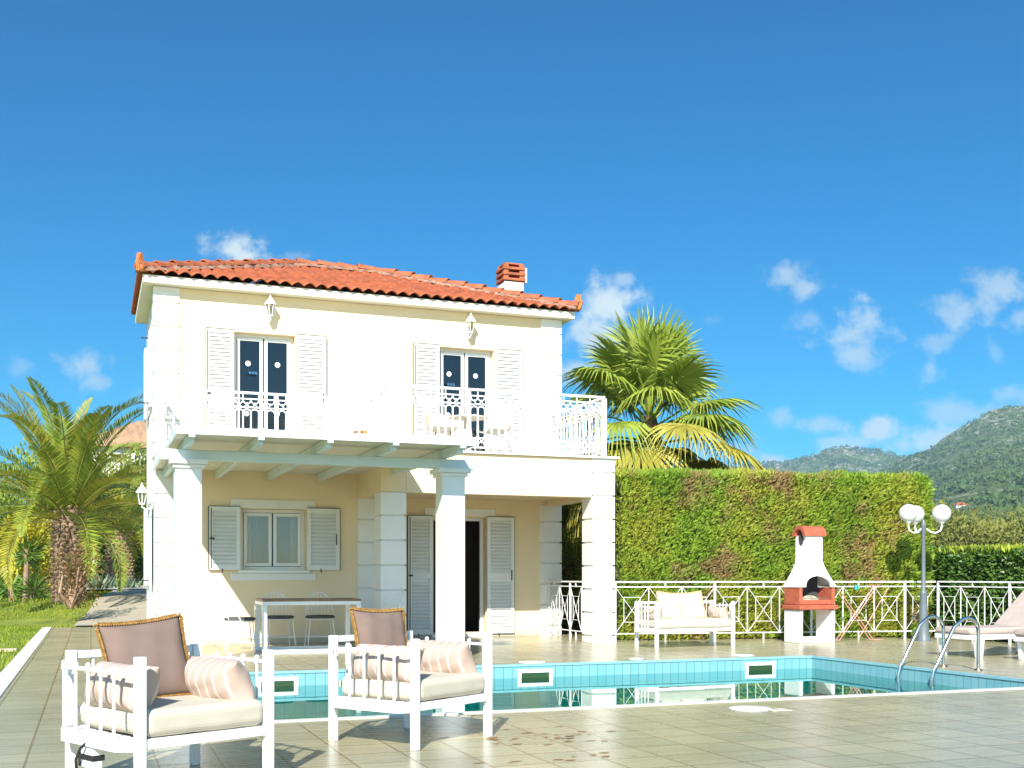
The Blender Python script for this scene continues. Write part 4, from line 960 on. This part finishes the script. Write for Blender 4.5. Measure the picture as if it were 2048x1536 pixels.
# ================================================================== POOL ITEMS
ld = thing('pool_ladder', 'two curved stainless steel pool handrails at the right pool edge', 'pool ladder', (9.3, 10.65, 0))
def pl(mb, nm): return mb.build(nm, steel, ld, world=True)
for y in (10.93, 10.36):
    c = (9.44, y, .44); pts = [(9.60, y, 0), (9.60, y, .44)] + [(9.44 + .16 * math.cos(a), y, .44 + .165 * math.sin(a)) for a in [R(12 * k) for k in range(1, 12)]]
    pts += [(9.25, y, .50), (9.02, y, .10), (8.96, y, .02), (8.945, y, -.06), (8.945, y, -1.0)]
    o = pl(MB().tube(pts, .021, 14), 'handrail'); MB().lathe([(.055, .001), (.05, .012), (.026, .02)], 18, Matrix.Translation((9.60, y, 0))).lathe([(.024, 0), (.024, .015)], 14, Matrix.Translation((8.945, y, -.20))).build('flange', mat('brass_flange', (.55, .42, .2), .3, .1, metal=1.0), o)
for z in (-.35, -.62, -.9): pl(MB().box(8.91, 8.98, 10.38, 10.91, z, z + .025), 'step')
for px, py, r, lab in ((1064, 1325, .17, 'round white lid on the far deck in front of the open door'), (1500, 1418, .17, 'round white lid on the near deck beside a square lid'), (1272, 1318, .10, 'small round white lid at the far pool edge below the bench'), (1485, 1311, .16, 'round white lid on the far deck right of the bench')):
    p = gnd(px, py); o = MB().lathe([(r, 0), (r, .006), (r - .012, .009), (.02, .010)], 32).build('skimmer_lid', plastic); o.location = (p.x, p.y, .002); tag(o, lab, 'lid', 'white lids in the deck')
p = gnd(1556, 1421); o = MB().box(-.09, .09, -.07, .07, 0, .006).build('square_lid', mat('lid_cream', (.62, .58, .45), .5, .06), bevel=.002); o.location = (p.x, p.y, .002); tag(o, 'square cream lid on the near deck', 'lid')
for px, lab in ((555, 'white framed skimmer opening in the far pool wall, left one'), (1070, 'white framed skimmer opening in the far pool wall, middle one'), (1520, 'white framed skimmer opening in the far pool wall, right one')):
    x = XY(px, PY1); t_ = thing('pool_skimmer', lab, 'skimmer', (x, PY1, WZ), 0, 'skimmers in the far pool wall')
    MB().box(-.235, .235, -.02, -.002, .062, .105).box(-.235, .235, -.02, -.002, -.10, -.065).box(-.235, -.185, -.02, -.002, -.0645, .0615).box(.185, .235, -.02, -.002, -.0645, .0615).build('frame', plastic, t_, bevel=.003)
    MB().box(-.184, .184, -.012, -.003, -.064, .061).build('opening', mat('skimmer_green', (.02, .06, .018), .5, .3), t_)
# brown dried splashes on the deck
mb = MB(); p = gnd(1075, 1470)
for k in range(64):
    a, b = random.gauss(0, .30), random.gauss(0, .17); x, y = p.x + a, p.y + b - .1; r = random.uniform(.004, .022); n = 9
    if k > 48: x, y = gnd(1120, 1518).x + random.gauss(0, .25), gnd(1120, 1518).y + random.gauss(0, .08)
    mb.add([(x + r * 2.2 * random.uniform(.5, 1.3) * math.cos(2 * PI * i / n), y + r * random.uniform(.4, 1.0) * math.sin(2 * PI * i / n), .004) for i in range(n)], [tuple(range(n))])
tag(mb.build('dried_mud', mat('mud', (.32, .17, .055), .9, .3, 20)), 'brown dried mud splashes on the near deck tiles', 'mud', kind='stuff')
# sun loungers
def lounger(loc, rz, label):
    c = thing('sun_lounger', label, 'sun lounger', loc, rz, 'white loungers on the right of the deck')   # local +x from foot to head
    MB().box(0, 1.9, 0, .06, .24, .31).box(0, 1.9, .62, .68, .24, .31).box(.0, .06, .061, .619, .24, .31).box(1.84, 1.9, .061, .619, .24, .31).box(.061, 1.1, .061, .619, .285, .305).build('frame', plastic, c, bevel=.012)
    for x in (.14, 1.55):
        for y in (.03, .65):
            MB().add([(x - .045, y - .03, 0), (x + .045, y - .03, 0), (x + .045, y + .03, 0), (x - .045, y + .03, 0), (x - .075, y - .03, .242), (x + .075, y - .03, .242), (x + .075, y + .03, .242), (x - .075, y + .03, .242)], [(0, 3, 2, 1), (4, 5, 6, 7), (0, 1, 5, 4), (1, 2, 6, 5), (2, 3, 7, 6), (3, 0, 4, 7)]).build('leg', plastic, c, bevel=.008)
    o = MB().box(-.02, 1.10, .02, .66, .312, .40).build('seat_cushion', beigec, c, bevel=.03)
    M = Matrix.Translation((1.08, 0, .33)) @ Matrix.Rotation(R(-40), 4, 'Y')
    MB().box(.0, .85, .02, .66, .0, .085, M).build('back_cushion', beigec, c, bevel=.03); MB().box(.02, .84, .03, .65, -.04, -.002, M).build('back_panel', plastic, c, bevel=.008)
    return c
lounger((10.86, 11.82, 0), R(3), 'white sun lounger with beige cushion and raised back, the one farther from the camera')
lounger((11.22, 10.78, 0), R(3), 'white sun lounger cut off by the right picture edge, nearer one')

# ================================================================== HEDGES
def hedge(name, label, segs, zt_, thick, n_per, ln, wd, m, core, upmix=(.45, .25, .55), fringe=0):
    t_ = thing(name, label, 'hedge', segs[0][0])
    cm = MB(); Ps, Ds, Ss, Ls = [], [], [], []
    for a, b in segs:
        a, b = Vector(a), Vector(b); d = (b - a); L_ = d.length; d.normalize(); nrm = Vector((d.y, -d.x, 0))      # front normal
        i_ = .10
        c = [a - nrm * i_, b - nrm * i_, b - nrm * (thick - i_), a - nrm * (thick - i_)]
        cm.add([(p.x, p.y, .02) for p in c] + [(p.x, p.y, zt_ - i_) for p in c], [(4, 5, 6, 7), (0, 1, 5, 4), (1, 2, 6, 5), (2, 3, 7, 6), (3, 0, 4, 7)])
        dn, nn = np.array(d), np.array(nrm); an = np.array(a)
        def face(n, org, e1, l1, e2, l2, out):
            u, v = RNG.random(n) * l1, RNG.random(n) * l2
            dep = RNG.random(n) ** 2 * .12 - .03
            P_ = org + np.outer(u, e1) + np.outer(v, e2)
            und = np.array([mn.noise(Vector(p) * 1.3) for p in P_]) * .09 + np.array([mn.noise(Vector(p) * 4) for p in P_]) * .065
            P_ = P_ + np.outer(und - dep, out)
            D_ = upmix[0] * np.array((0, 0, 1.)) + upmix[1] * dn + upmix[2] * out + .42 * rdir(n)
            Ps.append(P_); Ds.append(D_); Ss.append(np.cross(D_, out) + .45 * rdir(n)); Ls.append(ln * (.6 + .8 * RNG.random(n)))
        Z = np.array((0, 0, 1.))
        face(int(n_per * L_ * zt_), an, dn, L_, Z, zt_, nn); face(int(n_per * thick * zt_ * .7), an + dn * L_, -nn, thick, Z, zt_, dn); face(int(n_per * thick * zt_ * .5), an, -nn, thick, Z, zt_, -dn)
        face(int(n_per * L_ * thick * .8), an + Z * zt_, dn, L_, -nn, thick, Z)
        if fringe:
            n = int(fringe * L_); u = RNG.random(n) * L_; v = RNG.random(n) * thick * .6
            P_ = an + np.outer(u, dn) - np.outer(v, nn) + np.outer(zt_ - .06 + RNG.random(n) * .03, Z)
            Ps.append(P_); Ds.append(Z + .35 * rdir(n)); Ss.append(rdir(n)); Ls.append(ln * (.9 + 1.0 * RNG.random(n)))
    cm.build('branches', core, t_, world=True)
    leaves('foliage', np.concatenate(Ps), np.concatenate(Ds), np.concatenate(Ss), np.concatenate(Ls), wd, m, t_)
    return t_
def hedge_mat():
    m = mat('cypress_foliage', (.12, .235, .014), .65, .1, 1.0, pos=True, transl=.22, island=.55, col2=(.31, .45, .035)); t_ = m.node_tree
    mx_ = t_.nodes[m['mix']]; bs_ = t_.nodes['Principled BSDF']; g_ = nd(t_, 'ShaderNodeNewGeometry').outputs['Position']
    def no(sc, a, b, det=4):
        n = nd(t_, 'ShaderNodeTexNoise'); n.inputs['Scale'].default_value = sc; n.inputs['Detail'].default_value = det; n.inputs['Roughness'].default_value = .65; t_.links.new(g_, n.inputs['Vector'])
        r = nd(t_, 'ShaderNodeMapRange'); t_.links.new(n.outputs[0], r.inputs[0]); r.inputs[1].default_value = a; r.inputs[2].default_value = b; return r.outputs[0]
    y = nd(t_, 'ShaderNodeMix', data_type='RGBA'); t_.links.new(mth(t_, 'MULTIPLY', no(.75, .46, .62), .7), y.inputs[0]); t_.links.new(mx_.outputs[2], y.inputs[6]); y.inputs[7].default_value = (.42, .40, .045, 1)
    b_ = nd(t_, 'ShaderNodeMix', data_type='RGBA'); t_.links.new(mth(t_, 'MULTIPLY', no(.95, .535, .63, 6), .75), b_.inputs[0]); t_.links.new(y.outputs[2], b_.inputs[6]); b_.inputs[7].default_value = (.36, .19, .11, 1)
    for l in list(t_.links):
        if l.from_node == mx_ and l.to_node != y: s_ = l.to_socket; t_.links.remove(l); t_.links.new(b_.outputs[2], s_)
    return m
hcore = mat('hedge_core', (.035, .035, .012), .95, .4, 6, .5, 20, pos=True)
hm_ = hedge_mat()
hn = Vector((-.179, -.984, 0)); off_ = Vector((.10, .52, 0))
H0, H1 = Vector((8.34, 17.22, 0)), Vector((13.93, 16.20, 0))
hedge('tall_hedge', 'tall clipped cypress hedge with brown patches behind the bench', [(H0, H1), ((8.95, 26.0, 0), (8.95, 17.9, 0))], 2.80, .9, 2600, .085, .013, hm_, hcore, fringe=700)
lowm = mat('laurel_foliage', (.035, .085, .012), .45, .1, 2, pos=True, transl=.15, island=.7, col2=(.11, .22, .028))
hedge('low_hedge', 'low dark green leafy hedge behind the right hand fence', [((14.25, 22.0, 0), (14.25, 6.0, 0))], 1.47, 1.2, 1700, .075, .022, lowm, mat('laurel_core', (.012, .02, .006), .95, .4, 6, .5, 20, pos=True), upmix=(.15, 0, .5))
# sunlit young shoots on top of the low hedge
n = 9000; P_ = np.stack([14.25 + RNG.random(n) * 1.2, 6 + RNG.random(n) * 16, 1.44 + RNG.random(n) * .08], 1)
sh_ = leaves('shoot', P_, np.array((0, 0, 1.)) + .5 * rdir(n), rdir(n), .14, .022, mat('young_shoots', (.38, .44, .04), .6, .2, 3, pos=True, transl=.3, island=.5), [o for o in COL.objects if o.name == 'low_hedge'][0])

# ================================================================== PALMS
fr_g = mat('frond_green', (.13, .225, .024), .42, .2, 2, transl=.2, island=.5, col2=(.38, .42, .05))
fr_y = mat('frond_yellow', (.30, .31, .03), .5, .2, 2, transl=.3, island=.5, col2=(.48, .43, .05))
barkm = mat('palm_bark', (.13, .07, .042), .9, .4, 4, .6, 25, island=.6, col2=(.50, .35, .23))
rach = mat('frond_rib', (.19, .19, .035), .6, .2, 3)
def frond(az, el, ln, bend, base, parent, yellow, n=80, lf=.42, twist=0):
    pts = []; p = np.array(base, float); e = el; ds = ln / 22
    for i in range(23):
        pts.append(p.copy()); dirv = np.array((math.cos(az) * math.cos(e), math.sin(az) * math.cos(e), math.sin(e))); p = p + dirv * ds; e -= bend * (1 / 22) * (.35 + 1.5 * i / 22)
    pts = np.array(pts); tan = np.gradient(pts, axis=0); tan /= np.linalg.norm(tan, axis=1, keepdims=True)
    side = np.cross(tan, (0, 0, 1.)); nrm = np.linalg.norm(side, axis=1, keepdims=True); side = np.where(nrm > .05, side / (nrm + 1e-9), np.array((-math.sin(az), math.cos(az), 0)))
    # keep one sense
    ref = np.array((math.sin(az), -math.cos(az), 0)); side *= np.sign((side @ ref))[:, None] + (side @ ref == 0)[:, None]
    upv = np.cross(side, tan)
    P_, D_, S_, L_ = [], [], [], []
    for sg in (-1, 1):
        tt = np.linspace(.10, .995, n); fi = tt * 22; i0 = np.minimum(fi.astype(int), 21); fr = (fi - i0)[:, None]
        pp = pts[i0] * (1 - fr) + pts[i0 + 1] * fr
        lp_ = lf * np.clip(np.sin(PI * (tt * .86 + .14)) ** .55, .2, 1) * RNG.uniform(.85, 1.1, n)
        fwd = .55 + .5 * tt
        dd = side[i0] * sg + tan[i0] * fwd[:, None] + upv[i0] * .38 + rdir(n) * .10
        P_.append(pp); D_.append(dd); S_.append(upv[i0] * .25 + tan[i0] * 1.0 + .25 * rdir(n)); L_.append(lp_)
    o = leaves('frond', np.concatenate(P_), np.concatenate(D_), np.concatenate(S_), np.concatenate(L_), .018, fr_y if yellow else fr_g, parent)
    r_ = MB().tube([tuple(q_) for q_ in pts], [.026 * (1 - .88 * i / 22) for i in range(23)], 5).build('rib', rach, o)
    return o
def palm_trunk(loc, r0, r1, h, parent):
    mb = MB(); mb.lathe([(r0 * 1.08, -.2), (r0 * 1.02, .2), (r0 * .93, h * .3), (r1 * .9, h), (r1 * .5, h + .35), (.05, h + .6)], 20, Matrix.Translation(loc))
    rows = int(h / .115)
    for j in range(rows + 4):
        z = .08 + j * .115; rr = np.interp(z, [0, h], [r0, r1]) * .95
        nn = 15
        for k in range(nn):
            a = 2 * PI * (k + .5 * (j % 2)) / nn + .03 * random.gauss(0, 1); ca, sa = math.cos(a), math.sin(a); w = PI * rr / nn * .92; o_ = Vector(loc)
            out = random.uniform(.05, .10); hh = .13
            T = Vector((-sa, ca, 0)); Rr = Vector((ca, sa, 0)); c = o_ + Rr * rr * .96 + Vector((0, 0, z))
            mb.add([c - T * w, c - Vector((0, 0, hh * .55)), c + T * w, c + Vector((0, 0, hh * .5)) + Rr * out * .9, c + Rr * out - T * w * .45 + Vector((0, 0, .02)), c + Rr * out + T * w * .45 + Vector((0, 0, .02)), c + Rr * out * .5 - Vector((0, 0, hh * .35))],
                   [(0, 1, 6, 4), (1, 2, 5, 6), (4, 6, 5), (4, 5, 3), (0, 4, 3), (5, 2, 3)])
    return mb.build('trunk', barkm, parent, world=True, angle=25)
def date_palm(px, py, D, r, h, nf, fl, label, seed, els=None):
    random.seed(seed); p = atD(px, py, D); t_ = thing('date_palm', label, 'palm tree', p, 0, 'date palms in the garden')
    palm_trunk(p, r, r * 1.0, h, t_)
    for k in range(nf):
        f_ = k / nf; az = k * 2.39996 + random.gauss(0, .12); el = R(88 - 86 * f_ + random.gauss(0, 5)); b = Vector((p.x, p.y, p.z + h + .30 - .35 * f_))
        b = b + Vector((math.cos(az), math.sin(az), 0)) * r * (.2 + .5 * f_)
        frond(az, el, fl * random.uniform(.85, 1.08) * (.85 + .2 * math.sin(PI * f_)), R(62 + 48 * f_ + random.gauss(0, 14)), b, t_, random.random() < (.25 + .2 * f_), n=76, lf=.46)
date_palm(137, 1200, 28, .385, 1.95, 66, 3.7, 'big date palm with stout scaly trunk and wide crown on the lawn', 8)
date_palm(240, 1172, 40, .46, 1.5, 36, 3.6, 'smaller date palm behind, close to the left villa corner', 5)
# fan palm behind the hedge
fan_g = mat('fan_green', (.17, .26, .03), .45, .2, 2, transl=.22, island=.5, col2=(.42, .47, .07))
fan_y = mat('fan_yellow', (.34, .33, .04), .5, .2, 2, transl=.25, island=.5, col2=(.50, .42, .08))
fan_d = mat('fan_dry', (.25, .13, .04), .8, .3, 2, transl=.15, island=.6, col2=(.40, .26, .09))
def fan_leaf(base, az, el, pet, rad, droop, m, parent, nseg=46):
    d = Vector((math.cos(az) * math.cos(el), math.sin(az) * math.cos(el), math.sin(el))); base = Vector(base)
    hub = base + d * pet - Vector((0, 0, .25 * pet * pet * math.cos(el) * .5)); s = Vector((-math.sin(az), math.cos(az), 0)); d2 = (hub - (base + d * pet * .7)).normalized(); u = s.cross(d2)
    mb = MB().tube([base, base + d * pet * .55 - Vector((0, 0, .02)), hub], [.028, .02, .014], 5)
    for k in range(nseg):
        a = R(-118 + 236 * k / (nseg - 1)) + random.gauss(0, .02); ln = rad * (1 - .22 * (abs(a) / 2.06) ** 2) * random.uniform(.92, 1.06)
        dr_ = d2 * math.cos(a) + s * math.sin(a); wdir = (s * math.cos(a) - d2 * math.sin(a)); n_ = (u + wdir * (.7 if k % 2 else -.7)).normalized(); wd_ = n_.cross(dr_)
        pts = []; fold = .16 * (1 - math.cos(a) * .3)
        for tt, w in ((0, .006), (.28, .024), (.48, .024), (.72, .012), (1.0, .0015)):
            dd = max(0, tt - .3); q_ = hub + dr_ * ln * tt * (1 - .25 * dd * droop) + u * (.10 * rad * tt * abs(math.sin(a)) ) - Vector((0, 0, 1)) * droop * ln * dd ** 2 * .95 + Vector((random.gauss(0, .012), random.gauss(0, .012), 0)) * tt
            pts += [q_ + wd_ * w * rad, q_ - wd_ * w * rad]
        mb.add(pts, [(2 * i, 2 * i + 1, 2 * i + 3, 2 * i + 2) for i in range(4)])
    mb.build('fan_leaf', m, parent, world=True, angle=10)
fp = atD(1300, 1150, 22.8); fp.z = 0; random.seed(21)
ft = thing('fan_palm', 'tall fan palm with yellowing lower leaves behind the hedge', 'palm tree', fp)
MB().lathe([(.34, 0), (.30, 1.0), (.27, 2.2), (.25, 3.8), (.12, 4.3)], 16, Matrix.Translation(fp)).build('trunk', mat('fan_trunk', (.10, .06, .035), .9, .4, 5, .6, 25, pos=True), ft, world=True)
nl = 60
for k in range(nl):
    f_ = k / (nl - 1); az = k * 2.39996 + .3; el = R(84 - 140 * f_ ** .9 + random.gauss(0, 5)); m_ = fan_g if f_ < .46 else (fan_y if f_ < .80 and random.random() < .8 else (fan_d if f_ > .76 else fan_g))
    fan_leaf((fp.x, fp.y, 4.45 - 1.4 * f_), az, el, random.uniform(1.1, 1.55) * (1.1 if f_ > .25 else .75), random.uniform(1.15, 1.5), (.25 + 1.5 * f_) * random.uniform(.7, 1.3), m_, ft, 48)

# ================================================================== GARDEN PLANTS
def shrub(name, label, c, rad, n, ln, wd, m, group=None, stem=True, shape=1.0):
    c = Vector(c); t_ = thing(name, label, 'shrub', c, 0, group)
    nb = 9; cs = np.array([(c.x + rad[0] * .55 * RNG.normal() * .7, c.y + rad[1] * .5 * RNG.normal() * .7, c.z + rad[2] * (.35 + .75 * RNG.random())) for _ in range(nb)])
    ch_ = RNG.integers(0, nb, n); v = rdir(n); rr = .35 + .65 * RNG.random(n) ** .4
    P_ = cs[ch_] + v * rr[:, None] * np.array(rad) * .55
    P_[:, 2] = np.maximum(P_[:, 2], c.z + .02)
    leaves('foliage', P_, v + np.array((0, 0, .35)) + .5 * rdir(n), rdir(n), ln * (.6 + .8 * RNG.random(n)), wd, m, t_)
    if stem:
        mb = MB()
        for k in range(nb): mb.tube([tuple(c), tuple((np.array(c) + cs[k]) / 2 + RNG.normal(size=3) * .05), tuple(cs[k])], [.05, .035, .015], 5)
        mb.build('stem', barkm, t_, world=True)
    return t_
yel = mat('yellow_foliage', (.42, .40, .03), .6, .2, 2, pos=True, transl=.3, island=.6, col2=(.66, .58, .045))
dkg = mat('dark_foliage', (.04, .085, .018), .6, .2, 1, pos=True, transl=.15, island=.6, col2=(.13, .20, .03))
mdg = mat('mid_foliage', (.12, .20, .02), .6, .2, 1, pos=True, transl=.2, island=.6, col2=(.32, .38, .04))
for px, py, D, rad, nn, m_, lab in ((22, 1185, 33, (1.1, .9, 1.5), 5000, yel, 'yellow flowering shrub at the far left edge behind the yucca'), (70, 1178, 36, (1.3, 1.0, 2.2), 6000, yel, 'taller yellow shrub between the yucca and the big palm trunk'),
                                 (-10, 1168, 44, (2.2, 1.6, 3.6), 6000, mdg, 'large green bush at the left edge behind the yellow shrubs'), (190, 1166, 46, (1.3, 1.2, 2.6), 5000, dkg, 'dark bush between the two date palm trunks'),
                                 (272, 1168, 44, (1.0, 1.0, 2.6), 5000, dkg, 'dark bush behind the small palm beside the villa wall'), (100, 1165, 52, (3.0, 2.0, 4.2), 6000, mdg, 'broad green tree crown behind the big date palm'), (240, 1162, 56, (3.0, 2.0, 4.2), 6000, mdg, 'broad green tree behind the smaller date palm')):
    shrub('garden_shrub', lab, atD(px, py, D), rad, nn, .16 * D / 40, .045 * D / 40, m_, 'bushes behind the lawn')
# yucca clump
yu = thing('yucca', 'yucca clump with three spiky heads on the lawn at left', 'yucca', gnd(45, 1222, .2)); random.seed(4)
yp = Vector(yu.location); yl = mat('yucca_leaf', (.07, .17, .03), .4, .2, 3, island=.5, transl=.15, col2=(.22, .34, .05))
for (px, py) in ((53, 1098), (20, 1168), (66, 1172)):
    c = atD(px, py, (yp.x * ST + yp.y * CT)); n = 130; c_ = np.array(c)
    MB().tube([(yp.x + (c.x - yp.x) * .6, yp.y, yp.z - .05), ((yp.x + c.x) / 2 + (c.x - yp.x) * .4, c.y, (yp.z + c.z) / 2), tuple(c)], [.09, .07, .06], 8).build('stem', barkm, yu, world=True)
    v = rdir(n); v[:, 2] = v[:, 2] * .9 + .18
    o = leaves('spiky_head', c_ + v * .04 - np.outer(RNG.random(n) * .25, (0, 0, 1)), v, rdir(n), .52 * RNG.uniform(.8, 1.15, n), .022, yl, yu)
# climbing rose at the foot of the palm, and grey succulents
rb = shrub('rose_bush', 'straggly reddish rose bush in front of the big palm trunk', atD(140, 1215, 24.5), (.55, .4, .95), 900, .07, .022, mat('rose_leaf', (.10, .12, .02), .6, .3, 4, pos=True, island=.8, transl=.2, col2=(.26, .09, .03)))
for px, py, D, lab in ((196, 1180, 34, 'grey green spiky plant right of the big palm trunk'), (252, 1180, 36, 'grey green spiky plant at the foot of the smaller palm')):
    p = atD(px, py, D); t_ = thing('agave', lab, 'agave', p, 0, 'grey spiky plants'); n = 70; v = rdir(n); v[:, 2] = np.abs(v[:, 2]) + .5
    leaves('rosette', np.array(p) + v * .02 + np.stack([RNG.normal(size=n) * .2, RNG.normal(size=n) * .15, np.zeros(n)], 1), v, rdir(n), .55 * RNG.uniform(.6, 1.1, n), .035, mat('agave_leaf', (.12, .17, .10), .5, .2, 3, island=.4), t_)
# kerb stone at the left picture edge
p = gnd(10, 1300); o = MB().box(-.5, .16, -.10, .10, 0, .05).build('stone_block', mat('pale_stone', (.50, .43, .28), .8, .15, 8, .2, 40), bevel=.008); o.location = (p.x, p.y, -.03); tag(o, 'low pale stone block lying in the grass at the left edge', 'stone')
# lawn grass
n = 26000; xs_ = -.98 - RNG.random(n) ** 1.3 * 9; ys_ = 13 + RNG.random(n) * 22
P_ = np.array([(x, y, terrain(x, y) - .005) for x, y in zip(xs_, ys_)])
tag(leaves('grass', P_, np.array((0, 0, 1.)) + .5 * rdir(n), rdir(n), .07 * RNG.uniform(.5, 1.3, n), .007, mat('grass_blade', (.11, .19, .008), .6, .2, .8, pos=True, island=.4, transl=.25, col2=(.30, .36, .015))), 'short sunlit lawn grass left of the deck', 'grass', kind='stuff')
n = 9000; xs_ = -3.2 + RNG.random(n) * 4.0; ys_ = 24.5 + RNG.random(n) * 11
keep = np.array([x < np.interp(y, [25.6, 28, 33, 39], [-.38, -.03, .42, .8]) - .02 and not (y < 25.7 and x > -.96) for x, y in zip(xs_, ys_)]); xs_, ys_ = xs_[keep], ys_[keep]; n = len(xs_)
P_ = np.array([(x, y, terrain(x, y) - .005) for x, y in zip(xs_, ys_)])
tag(leaves('path_grass', P_, np.array((0, 0, 1.)) + .5 * rdir(n), rdir(n), .09 * RNG.uniform(.5, 1.3, n), .009, MATS['grass_blade']), 'green grass along the edge of the path', 'grass', kind='stuff')
# scrub on the slope
random.seed(9); nb = 520; Pn, Dn, Sn, Ln = [], [], [], []
for k in range(nb):
    D = 75 + 300 * random.random() ** 1.5; px = random.uniform(1560, 2250); q_ = atD(px, yB(px, D), D); r = random.choice((1.0, 1.4, 2.2, 3.2)) * random.uniform(.8, 1.2) * (1 + D / 500); m_ = 520
    v = rdir(m_); v[:, 2] = np.abs(v[:, 2]); Pn.append(np.array(q_) + v * r * np.array((1.2, 1.2, 1.05)) * (.75 + .25 * RNG.random((m_, 1)))); Dn.append(v + .7 * rdir(m_)); Sn.append(rdir(m_)); Ln.append(np.full(m_, .075 * r + .08))
Ln = np.concatenate(Ln)
tag(leaves('scrub', np.concatenate(Pn), np.concatenate(Dn), np.concatenate(Sn), Ln, Ln * .3, mat('scrub_foliage', (.05, .10, .02), .8, .3, .10, pos=True, island=.25, transl=.15, col2=(.26, .25, .045))), 'green and yellowish scrub on the lower hillside', 'scrub', kind='stuff')

# trees dotted over the slopes
def slope_trees(name, label, n, pxr, Dr, yf, amp, size, m):
    Pn, Dn, Sn, Ln = [], [], [], []; k = 0
    while k < n:
        D = Dr[0] + (Dr[1] - Dr[0]) * RNG.random() ** .8; px = RNG.uniform(*pxr); q_ = atD(px, yf(px, D), D); w = q_ * .012
        if mn.noise(Vector((q_.x * .012, q_.y * .012, 3))) + .35 * RNG.normal() < -.15: continue
        if 480 < D < 575 and 1895 < px < 1950: continue
        q_.z += amp * D / 1000 * (mn.fractal(Vector((w.x * .7, w.y * .7, 0)), 1.0, 2.0, 5)) * 9
        r = size * RNG.uniform(.5, 1.25); m_ = 14; v = rdir(m_); v[:, 2] = np.abs(v[:, 2]); k += 1
        Pn.append(np.array(q_) + v * r * .5); Dn.append(v + .6 * rdir(m_)); Sn.append(rdir(m_)); Ln.append(np.full(m_, r * .75))
    Ln = np.concatenate(Ln); tag(leaves(name, np.concatenate(Pn), np.concatenate(Dn), np.concatenate(Sn), Ln, Ln * .36, m), label, 'trees', kind='stuff')
hillt = mat('hill_tree', (.03, .075, .018), .9, .3, .02, pos=True, island=.3, col2=(.10, .15, .035))
slope_trees('hillside_trees', 'dark green trees and bushes dotted over the hillside', 3900, (1500, 2250), (330, 1500), yB, .8, 3.6, hillt)
slope_trees('far_hill_trees', 'trees dotted over the far small hill', 1800, (1450, 2000), (1500, 2330), yA, .5, 6.0, hillt)

# ================================================================== FAR HOUSES
def small_house(name, label, c, w, d, h, rh, roofm, wallm, rz=0):
    t_ = thing(name, label, 'house', c, rz)
    MB().box(-w / 2, w / 2, -d / 2, d / 2, -1.5, h).build('wall', wallm, t_)
    o = .35; mb = MB(); mb.add([(-w / 2 - o, -d / 2 - o, h), (w / 2 + o, -d / 2 - o, h), (w / 2 + o, d / 2 + o, h), (-w / 2 - o, d / 2 + o, h), (-w / 2 + d * .4, 0, h + rh), (w / 2 - d * .4, 0, h + rh)], [(0, 1, 5, 4), (1, 2, 5), (2, 3, 4, 5), (3, 0, 4), (3, 2, 1, 0)])
    mb.build('roof', roofm, t_)
    for k in range(3):
        x = -w / 2 + w * (k + .5) / 3; MB().box(x - .5, x + .5, -d / 2 - .03, -d / 2 + .02, h * .35, h * .75).build('window', mat('far_window', (.06, .08, .09), .2, .1), t_)
nr = mat('neighbour_tiles', (.50, .30, .16), .8, .25, .8, .4, 14, stretch=(6, 1, 1)); nw = mat('neighbour_wall', (.70, .68, .62), .8, .05)
small_house('neighbour_house', 'neighbouring house with pale orange tiled roof behind the palms', (5.2, 64, .9), 12, 8, 6.6, 1.9, nr, nw)
p = atD(1921, 1016, 560); small_house('hillside_house', 'small red roofed house on the hillside between scrub', p, 5.8, 4.5, 1.4, 1.5, terra, nw, -TH)
p = atD(1868, 1050, 400); small_house('hillside_house', 'pale house partly hidden behind the lamp globes', p, 3.4, 3.2, 1.9, .5, nr, mat('far_cream', (.60, .52, .38), .8, .05), -TH)

# ================================================================== AIR
hz = bpy.data.materials.new('air'); hz.use_nodes = True; t = hz.node_tree
for n in list(t.nodes): t.nodes.remove(n)
o = nd(t, 'ShaderNodeOutputMaterial'); pv = nd(t, 'ShaderNodeVolumePrincipled'); pv.inputs['Color'].default_value = (.50, .78, 1.0, 1); pv.inputs['Density'].default_value = .00017; pv.inputs['Anisotropy'].default_value = .0
t.links.new(pv.outputs[0], o.inputs['Volume'])
tag(MB().box(-4100, 4100, -400, 4100, -3, 300).build('haze', hz), kind='stuff')
